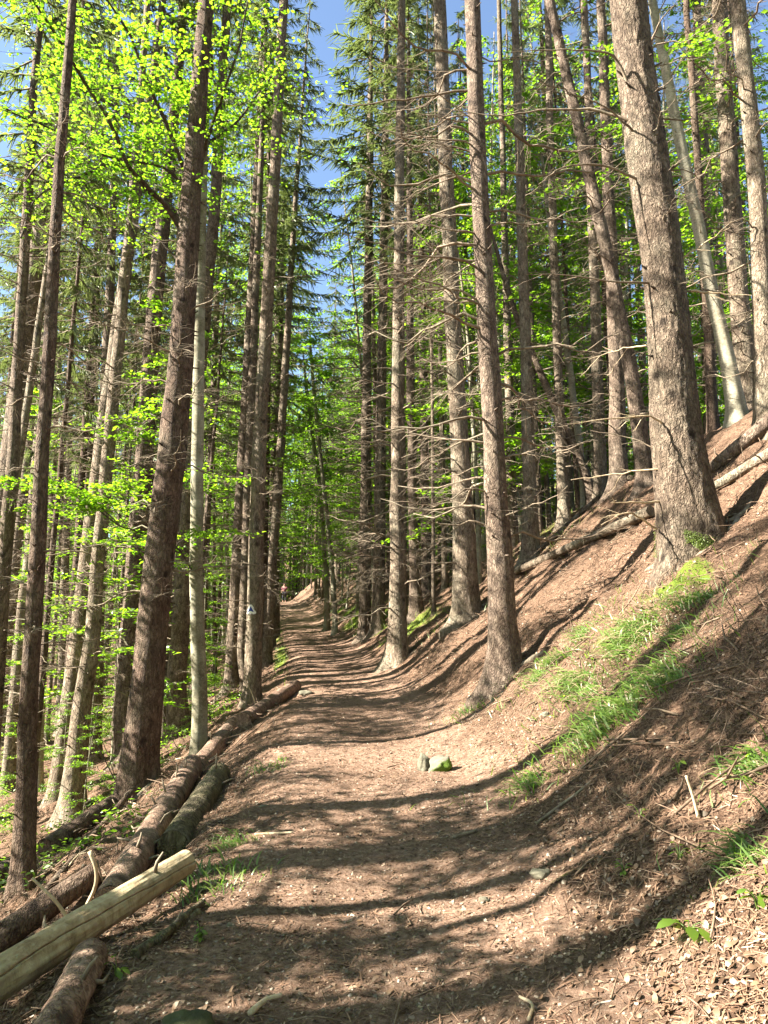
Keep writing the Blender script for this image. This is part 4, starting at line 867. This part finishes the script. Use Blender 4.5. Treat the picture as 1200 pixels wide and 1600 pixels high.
stick('short pale stick poking from the litter on the right bank', [(1092, 1280), (1084, 1248), (1072, 1212)], .01, .007, M_PALEW, seed=6)
stick('long brown branch lying across the foot of the right bank', [(838, 1290), (870, 1268), (900, 1246), (935, 1215)], .012, .007, M_DTWIG, (.012, .02, .02, .02), 7, 3)
stick('crooked pale twig at the bottom edge of the trail', [(826, 1600), (832, 1575), (812, 1562)], .008, .006, M_PALEW, (.01, .012, .01), 8)
stick('reddish dead spray of twigs at the right edge of the bank', [(1250, 1080), (1210, 1045), (1170, 1000), (1140, 980)], .009, .003, M_RED, seed=9, ntw=7, tw=.35, name='dead_branch')
stick('reddish twiggy branch hanging in from the right edge', [(1260, 1110), (1215, 1088), (1160, 1080), (1140, 1078)], .008, .003, M_RED, seed=10, ntw=9, tw=.3, name='dead_branch')
stick('pale branch piece lying in the sun at the left trail verge', [(390, 1590), (415, 1570), (440, 1560)], .014, .01, M_PALEW, (.012, .014, .012), 11)
stick('grey branch lying slantwise above the ferny seedling on the verge', [(245, 1480), (290, 1440), (318, 1415)], .022, .016, M_LOGM, (.02, .03, .02), 12)
stick('bleached branch by the log end below the marked spruce', [(402, 1120), (396, 1090), (383, 1060), (384, 1040)], .012, .006, M_PALEW, seed=13)
stick('dark whippy sapling bent over the left slope', [(190, 1240), (160, 1180), (125, 1110), (90, 1060)], .011, .004, M_DBR, seed=14)
stick('second dark whippy stem crossing the sunlit ragged spruce', [(185, 1230), (165, 1170), (135, 1100), (118, 1040)], .01, .004, M_DBR, seed=15)
stick('dark bent twig arching between grey beech and dark spruce', [(282, 1180), (268, 1150), (255, 1110), (250, 1090)], .008, .004, M_DBR, seed=16)
for i in range(14):
    a = [(215, 1260), (235, 1215), (255, 1195), (230, 1240), (105, 1360), (120, 1340), (285, 1170), (330, 1090), (345, 1110), (70, 1330), (90, 1310), (160, 1290), (300, 1120), (20, 1330)][i]
    rs = np.random.default_rng(i + 40); dx, dy_ = rs.uniform(25, 60) * rs.choice([-1, 1]), rs.uniform(-30, 5)
    stick(['bleached dead stick strewn on the left slope among the logs', 'brown dead stick strewn on the left slope among the logs'][i % 2], [a, (a[0] + dx / 2, a[1] + dy_ / 2 - 5), (a[0] + dx, a[1] + dy_)], .012, .006, [M_PALEW, M_DTWIG][i % 2], (.02, .06, .08), 60 + i, 2)

# ------------------------------------------------------------------ stones
IV, IT = ico(4)
def rock(label, px, py, size, m, seed, squash=(1, 1, 1), rz=0, name='stone', sink=.25, top=None):
    P = hit(px, py); rs = np.random.default_rng(seed)
    V = IV * (1 + .22 * fbm(IV[:, 0] * 1.4 + seed, IV[:, 1] * 1.4, IV[:, 2] * 1.4, 3, seed))[:, None]
    for _ in range(7):   # broken faces
        d = rs.normal(0, 1, 3); d /= np.linalg.norm(d); s = V @ d; k = s > .78; V[k] -= np.outer(s[k] - .78, d) * .8
    V = V * (1 + .025 * fbm(IV[:, 0] * 7, IV[:, 1] * 7, IV[:, 2] * 7, 3, seed + 2))[:, None]
    V = V * np.array(squash) * size; c, s = math.cos(rz), math.sin(rz); V = V @ np.array([[c, s, 0], [-s, c, 0], [0, 0, 1]])
    V[:, 2] += size * squash[2] * (1 - 2 * sink) * .8
    mb = MB(); mb.add(V, None, IT); o = put(name, mb.mesh('stone_mesh'), m, None, P); return tag(o, label, 'stone', 'stones along the trail')
rock('upright pale stone, left one of the pair in mid trail', 662, 1204, .092, M_ROCK, 1, (.8, .8, 1.25), .3, sink=.2)
rock('rounded pale stone with green moss, right one of the pair in mid trail', 687, 1205, .112, M_ROCKM, 2, (1.05, .8, .95), -.5, sink=.2)
rock('dull grey stone half sunk at the right side of the trail', 846, 1372, .055, M_ROCK, 3, (1.2, .9, .6))
rock('small white stone below the grass tussocks on the bank', 854, 1120, .045, M_ROCK, 4, (1, .9, .9))
rock('dark mossy stone cut off by the bottom edge', 288, 1625, .09, M_MOSSR, 5, (1.3, 1, .7))
rock('pale stone on the trail beside the small broken log', 478, 1086, .11, M_ROCK, 6, (1.3, .9, .6))
rock('white pebble on the left verge by the ferny seedling', 359, 1450, .022, M_ROCK, 8, (1, .9, .9))
rock('round tan pebble in the lower middle of the trail', 757, 1410, .03, M_ROCK, 9, (1, .8, .7))
rock('greyish flat stone in the upper left litter of the trail', 412, 1262, .035, M_ROCK, 10, (1.2, .9, .5))

# ------------------------------------------------------------------ grass, seedlings, moss
def blade_mesh(seed, n=170, L=(.22, .5), spread=.16, lean=(-.6, -.35), droop=1.0, wd=.0065):
    rs = np.random.default_rng(seed); mb = MB(); t = np.linspace(0, 1, 5)
    for k in range(n):
        a = rs.uniform(0, 6.28); q = rs.normal(0, spread, 2); l = rs.uniform(*L); d = np.array([math.cos(a) * .5 + lean[0], math.sin(a) * .5 + lean[1]]); d = d + rs.normal(0, .2, 2)
        up = rs.uniform(.55, 1.0)
        C = np.stack([q[0] + d[0] * l * t ** 1.3, q[1] + d[1] * l * t ** 1.3, l * (up * t * 1.15 - droop * up * .95 * t ** 2.2) - .02 + 0 * t], -1)
        s = np.array([-d[1], d[0], 0]); s /= np.linalg.norm(s) + 1e-9; wdt = wd * (1 - .85 * t ** 2) * rs.uniform(.7, 1.3)
        V = np.stack([C - s * wdt[:, None], C + s * wdt[:, None]], 1).reshape(-1, 3)
        mb.add(V, [[2 * i, 2 * i + 1, 2 * i + 3, 2 * i + 2] for i in range(4)])
    me = mb.mesh('grass_mesh', False); me.materials.append(M_GRASS); me.materials.append(M_STRAW); mi = np.repeat((rs.random(n) < .2).astype(np.int32), 4); me.polygons.foreach_set('material_index', mi); return me
TUFT = [blade_mesh(1), blade_mesh(2, 120, (.18, .36), .12), blade_mesh(3, 90, (.1, .22), .1, (-.2, -.1), .6), blade_mesh(4, 230, (.28, .55), .2, (-.75, -.3), 1.15)]
def tuft(px, py, k, sc, label, lift=0.0):
    P = hit(px, py); o = put('grass_tuft', TUFT[k], None, None, P - np.array([0, 0, .02])); n = normal(P[0:1], P[1:2])[0]
    n = n * .6 + np.array([0, 0, .4]); o.rotation_euler = Vector(n).to_track_quat('Z', 'Y').to_euler(); o.scale = (sc,) * 3
    return tag(o, label, 'grass tuft', 'grass tufts on the verges')
for a in [(985, 1105, 3, 1.0, 'largest shaggy grass tussock hanging down the right bank'), (945, 1140, 3, .8, 'shaggy grass clump low in the large tussock on the bank'), (1050, 1055, 3, .8, 'shaggy grass tussock right of the largest one on the bank'),
          (1100, 935, 3, .8, 'long grass tuft below the massive spruce, upper right'), (1070, 985, 1, .8, 'thin grass hanging under the upper right tuft on the bank'), (1005, 985, 0, .9, 'grass tuft beside the sunlit root spur'), (985, 1010, 1, .9, 'dim grass tuft at the shaded side of the root spur'),
          (920, 985, 1, .9, 'sunlit grass tuft on the upper root spur'), (880, 1030, 0, .9, 'sunlit grass fringe midway down the root spur'), (850, 1055, 1, .9, 'sunlit grass at the lower end of the root spur'), (905, 1062, 0, .8, 'grass overhanging the dark hollow below the root spur'),
          (930, 1075, 1, .9, 'grass left of the dark hollow in the bank'), (840, 1222, 1, .8, 'small shaded grass tuft low on the right bank'), (745, 1105, 2, 1.1, 'small sunlit grass tuft at the foot of the reddish spruce'),
          (375, 1318, 1, .75, 'bright grass tuft on the left verge above the sawn log'), (352, 1362, 2, 1.1, 'low sunlit grass patch on the left verge'), (335, 1390, 2, .9, 'scrappy grass beside the sawn log end'), (428, 1200, 2, 1.0, 'low green tuft at the left side of the trail'),
          (1190, 1190, 1, .8, 'sunlit tuft at the right edge below the red twigs'), (1180, 1330, 1, .6, 'broad-bladed tuft at the right edge of the bank'), (1010, 970, 2, 1.2, 'short grass on the crest of the root spur')]:
    tuft(*a)
def seedling(px, py, n, size, label, seed, h=.08, stem=True):
    P = hit(px, py); rs = np.random.default_rng(seed); o = thing('seedling', label, 'plant', P, 'seedlings on the forest floor'); st = MB(); lf = MB()
    for k in range(n):
        a = k * 2.4 + rs.uniform(-.4, .4); e = np.array([math.cos(a) * size * .9, math.sin(a) * size * .9, h * rs.uniform(.6, 1.3)]) * rs.uniform(.3, 1)
        tube(st, [(0, 0, -.02), e * np.array([.4, .4, .7]), e], [.003, .002, .0015], 4)
        stamp(lf, LEAF_V, LEAF_T, e[None], np.array([[math.cos(a) * .35, math.sin(a) * .35, 1]]) + rs.normal(0, .15, (1, 3)), np.array([a]), np.array([size * rs.uniform(.7, 1.2)]))
    put('stem', st.mesh('stem_mesh'), M_GRASS, o); put('foliage', lf.mesh('foliage_mesh', False), M_LEAF, o)
for a in [(1076, 1462, 8, .085, 'bright broad-leaved seedling in the sun, lower right'), (312, 1475, 22, .028, 'small ferny seedling on the left verge below the sawn log'), (885, 1098, 10, .05, 'yellow-green seedling on the bank near the white stone'), (940, 1100, 9, .05, 'leafy seedling at the mouth of the dark hollow'),
          (975, 1368, 10, .035, 'dim clover-like seedling in the shaded litter, right of the trail'), (1062, 1345, 7, .035, 'small seedling at the edge of the sunlit litter'), (1188, 1190, 10, .06, 'leafy sprig at right edge near the red twigs'), (1185, 1420, 12, .05, 'tall leafy sprig at the right edge in the sun'), (1060, 1205, 7, .04, 'pale green sprig beside the pale stick on the bank'),
          (1000, 1280, 6, .04, 'dim green sprig alone mid right in shaded litter'), (440, 1190, 14, .04, 'low clover patch plant on left edge of the trail'), (330, 1215, 8, .045, 'sprig growing against the short mossy log'), (182, 1530, 6, .05, 'pale green sprig under the sawn log'), (290, 1075, 6, .06, 'bright sprig at the foot of the grey beech'), (810, 1195, 7, .03, 'tiny green sprig near the shaded grass tuft')]:
    seedling(*a[:5], seed=int(a[0]))

# ground cover nobody could count
def region(n, seed, yr=(2.6, 16), ur=(-4.5, 5.5), pw=1.6):
    rs = np.random.default_rng(seed); y = yr[0] + (yr[1] - yr[0]) * rs.random(n) ** pw; u = rs.uniform(*ur, n); x = XC(y) + u; return rs, x, y, u
def litter_leaves():
    rs, x, y, u = region(52000, 5, (2.6, 20)); d = vnoise(x / .8, y / .8, 0, 12) * .5 + .5
    k = rs.random(len(x)) < np.where(u > 1.0, .25 + .75 * d, np.where(u < -1.3, .5, .1 + .1 * d)); x, y = x[k], y[k]
    P = np.stack([x, y, H(x, y) + .008], -1); Nn = normal(x, y) + rs.normal(0, .35, (len(x), 3)); mb = MB()
    stamp(mb, LEAF_V * np.array([1, 1.1, 1.6]), LEAF_T, P, Nn, rs.uniform(0, 6.28, len(x)), rs.uniform(.016, .046, len(x)))
    tag(put('leaf_litter', mb.mesh('litter_mesh', False), M_LITTER), 'dry tan beech leaves strewn over the bank', 'leaf litter', None, 'stuff')
def litter_needles():
    rs, x, y, u = region(110000, 6, (2.6, 17)); k = rs.random(len(x)) < np.where(np.abs(u) > 1.1, .95, .4); x, y = x[k], y[k]
    P = np.stack([x, y, H(x, y) + .006], -1); Nn = normal(x, y) + rs.normal(0, .22, (len(x), 3)); mb = MB()
    NV = np.array([[-.5, -.5, 0], [.1, -.5, .5], [.5, -.3, 0], [.5, .3, 0], [.1, .5, .5], [-.5, .5, 0]]); NF = np.array([[0, 1, 4, 5], [1, 2, 3, 4]])
    L = rs.uniform(.03, .11, len(x)); stamp(mb, NV, NF, P, Nn, rs.uniform(0, 6.28, len(x)), np.stack([L, rs.uniform(.0025, .006, len(x)), L * .14], -1))
    tag(put('needle_litter', mb.mesh('needles_mesh', False), M_NLIT), 'fallen spruce needles and fine twigs covering the ground', 'needle litter', None, 'stuff')
def twigs():
    rs, x, y, u = region(1700, 7, (2.7, 17)); kk = rs.random(1700) < np.where(np.abs(u) < 1.1, .4, 1); x, y, u = x[kk], y[kk], u[kk]; mb = MB(); z = H(x, y); n = normal(x, y)
    for i in range(len(x)):
        a = rs.uniform(0, 6.28); d = np.array([math.cos(a), math.sin(a), 0]); d -= n[i] * (d @ n[i]); L = rs.uniform(.08, .4) * (1.2 if abs(u[i]) > 1.2 else .6); c = np.array([x[i], y[i], z[i] + .01]); s = np.cross(n[i], d)
        p = [c - d * L / 2, c + s * rs.normal(0, .035 * L) + n[i] * rs.uniform(0, .02), c + d * L / 2 + n[i] * rs.uniform(0, .03)]; r = .0016 + .0045 * rs.random() ** 2
        tube(mb, spline(p, 5), [r, r, r * .9, r * .7, r * .5], 5)
    tag(put('twig_litter', mb.mesh('twigs_mesh'), M_LTWIG), 'small broken twigs scattered on trail and bank', 'twig litter', None, 'stuff')
def pebbles():
    rs, x, y, u = region(5200, 8, (2.7, 13), (-1.6, 1.5)); V, T = ico(1); V = V * (1 + .2 * fbm(V[:, 0] * 2, V[:, 1] * 2, V[:, 2] * 2, 2, 3))[:, None]; mb = MB()
    P = np.stack([x, y, H(x, y) + .002], -1); s = .004 + .012 * rs.random(len(x)) ** 3; stamp(mb, V, T, P, normal(x, y), rs.uniform(0, 6.28, len(x)), np.stack([s, s * rs.uniform(.6, 1, len(x)), s * .6], -1))
    tag(put('gravel', mb.mesh('gravel_mesh'), M_PEB), 'fine pale pebbles pressed into the trail', 'gravel', None, 'stuff')
def grass_cover():
    rs, x, y, u = region(60000, 9, (9, 46), (-12, 7), 1.2); m = mossy(x, y); k = rs.random(len(x)) < np.clip(m * 1.6 - .25, 0, 1); x, y = x[k], y[k]; mb = MB()
    P = np.stack([x, y, H(x, y) - .01], -1); BV = np.array([[0, -.5, 0], [0, .5, 0], [.25, .35, .6], [.25, -.35, .6], [.7, 0, .95]])
    BT = np.array([[0, 1, 2], [0, 2, 3], [3, 2, 4]]); L = rs.uniform(.08, .22, len(x)); stamp(mb, BV, BT, P, normal(x, y) * .5 + np.array([0, 0, .5]) + rs.normal(0, .2, (len(x), 3)), rs.uniform(0, 6.28, len(x)), np.stack([L, L * .07, L], -1))
    TP = []
    for o in list(COL.objects):
        if o.name.split('.')[0] == 'grass_tuft':
            near = o.location.x < 0 or o.location.y < 5; q = rs.normal(0, .13 if near else .3, (50 if near else 110, 2)) * np.array([1.1, .8]); TP.append(np.array(o.location)[:2] + q)
    TP = np.concatenate(TP); P = np.stack([TP[:, 0], TP[:, 1], H(TP[:, 0], TP[:, 1]) - .01], -1); L = rs.uniform(.05, .2, len(P)) * np.where(P[:, 0] < 0, .5, 1)
    stamp(mb, BV, BT, P, normal(TP[:, 0], TP[:, 1]) * .7 + rs.normal(0, .35, P.shape) + np.array([0, 0, .3]), rs.uniform(0, 6.28, len(P)), np.stack([L, L * .06, L * .8], -1))
    tag(put('grass', mb.mesh('grass_cover_mesh', False), M_GRASS), 'short green grass on the far bank and slope', 'grass', None, 'stuff')
def chips():
    rs, x, y, u = region(26000, 15, (2.6, 12), (-1.7, 1.6)); mb = MB(); V = np.array([[-.5, -.35, 0], [.4, -.5, .15], [.6, .25, .05], [-.3, .5, .2]])
    L = .006 + .022 * rs.random(len(x)) ** 2.2; stamp(mb, V, np.array([[0, 1, 2, 3]]), np.stack([x, y, H(x, y) + .005], -1), normal(x, y) + rs.normal(0, .3, (len(x), 3)), rs.uniform(0, 6.28, len(x)), np.stack([L, L * rs.uniform(.3, .9, len(x)), L], -1))
    tag(put('bark_litter', mb.mesh('bark_litter_mesh', False), M_CHIP), 'bark flakes and wood crumbs trodden into the trail', 'bark litter', None, 'stuff')
def brush():
    rs = np.random.default_rng(31); n = 3800; y = 4 + 23 * rs.random(n) ** 1.3; u = np.where(rs.random(n) < .6, rs.uniform(-11, -1.7, n), rs.uniform(1.5, 7, n)); x = XC(y) + u; mb = MB(); nn = normal(x, y); z = H(x, y)
    for i in range(n):
        a = rs.uniform(0, 6.28); d = np.array([math.cos(a), math.sin(a), 0]); d -= nn[i] * (d @ nn[i]); L = .2 + .9 * rs.random() ** 2; c = np.array([x[i], y[i], z[i] + .02]); sd_ = np.cross(nn[i], d)
        r = .002 + .009 * rs.random() ** 2; tube(mb, [c - d * L / 2, c + sd_ * rs.normal(0, .05 * L) + nn[i] * rs.uniform(0, .07), c + d * L / 2 + nn[i] * rs.uniform(0, .14)], [r, r * .85, r * .4], 4)
    tag(put('brushwood_litter', mb.mesh('brush_mesh'), M_LTWIG), 'dead branches and twigs strewn over both slopes', 'brushwood', None, 'stuff')
    n = 7000; y = 7 + 28 * rs.random(n); u = rs.uniform(-20, -2.6, n); x = XC(y) + u; k = vnoise(x / 1.6, y / 1.6, 0, 91) > -.1; x, y = x[k], y[k]; P = np.stack([x, y, H(x, y)], -1); lf = MB()
    m = 7; Q = np.repeat(P, m, 0) + rs.normal(0, .11, (len(P) * m, 3)) * np.array([1, 1, .3]) + np.array([0, 0, .12]); stamp(lf, LEAF4_V, LEAF4_T, Q, rs.normal(0, .4, Q.shape) + np.array([0, 0, 1]), rs.uniform(0, 6.28, len(Q)), rs.uniform(.04, .1, len(Q)))
    tag(put('undergrowth', lf.mesh('undergrowth_mesh', False), M_LEAF2), 'low green leafy undergrowth on the left slope', 'undergrowth', None, 'stuff')
litter_leaves(); litter_needles(); chips(); brush(); twigs(); pebbles(); grass_cover()

# ------------------------------------------------------------------ the walker far off at the crest
def walker():
    y = 68.5; x = float(at_depth(444, 935, y)[0]); z = float(H(x, y, False)); top = at_depth(444, 928, y)[2]; z = min(z, top - 1.3)
    o = thing('person', 'distant walker in pink top at the far crest of trail', 'person', (x, y, float(H(x, y, False))))
    def skin(name, pts, edges, rad, m, par):
        me = bpy.data.meshes.new(name + '_mesh'); me.from_pydata(pts, edges, []); b = put(name, me, m, par)
        sk = b.modifiers.new('skin', 'SKIN'); 
        for v, r in zip(me.skin_vertices[0].data, rad): v.radius = (r, r)
        me.skin_vertices[0].data[0].use_root = True; b.modifiers.new('sub', 'SUBSURF').levels = 1; return b
    sk = m_flat('skin_tone', (.5, .3, .22)); pk = m_flat('pink_cloth', (.27, .1, .13)); dk = m_flat('dark_trousers', (.03, .03, .045)); hr = m_flat('brown_hair', (.09, .055, .03))
    pts = [(0, 0, .92), (0, 0, 1.15), (0, 0, 1.38), (0, 0, 1.5), (0, -.01, 1.6), (0, 0, 1.68), (-.19, 0, 1.36), (-.25, .02, 1.1), (-.24, -.08, .86), (.19, 0, 1.36), (.25, .02, 1.1), (.24, -.08, .86), (-.1, 0, .86), (-.11, -.08, .48), (-.11, 0, .06), (.1, 0, .86), (.11, .1, .48), (.11, .16, .07), (-.11, -.12, .04), (.11, .05, .04)]
    E = [(0, 1), (1, 2), (2, 3), (3, 4), (4, 5), (2, 6), (6, 7), (7, 8), (2, 9), (9, 10), (10, 11), (0, 12), (12, 13), (13, 14), (0, 15), (15, 16), (16, 17), (14, 18), (17, 19)]
    R = [.14, .13, .15, .06, .09, .08, .06, .045, .035, .06, .045, .035, .085, .06, .045, .085, .06, .045, .035, .035]
    body = skin('body', pts, E, R, sk, o)
    skin('shirt', [(0, 0, .9), (0, 0, 1.15), (0, 0, 1.4), (-.2, 0, 1.37), (-.255, .02, 1.1), (.2, 0, 1.37), (.255, .02, 1.1)], [(0, 1), (1, 2), (2, 3), (3, 4), (2, 5), (5, 6)], [.16, .15, .165, .075, .06, .075, .06], pk, o)
    skin('trousers', [(0, 0, .93), (-.1, 0, .85), (-.11, -.08, .48), (-.11, 0, .12), (.1, 0, .85), (.11, .1, .48), (.11, .16, .13)], [(0, 1), (1, 2), (2, 3), (0, 4), (4, 5), (5, 6)], [.16, .1, .075, .06, .1, .075, .06], dk, o)
    skin('hair', [(0, .03, 1.62), (0, .02, 1.72)], [(0, 1)], [.1, .075], hr, o)
walker()
print('objects', len(S.objects))
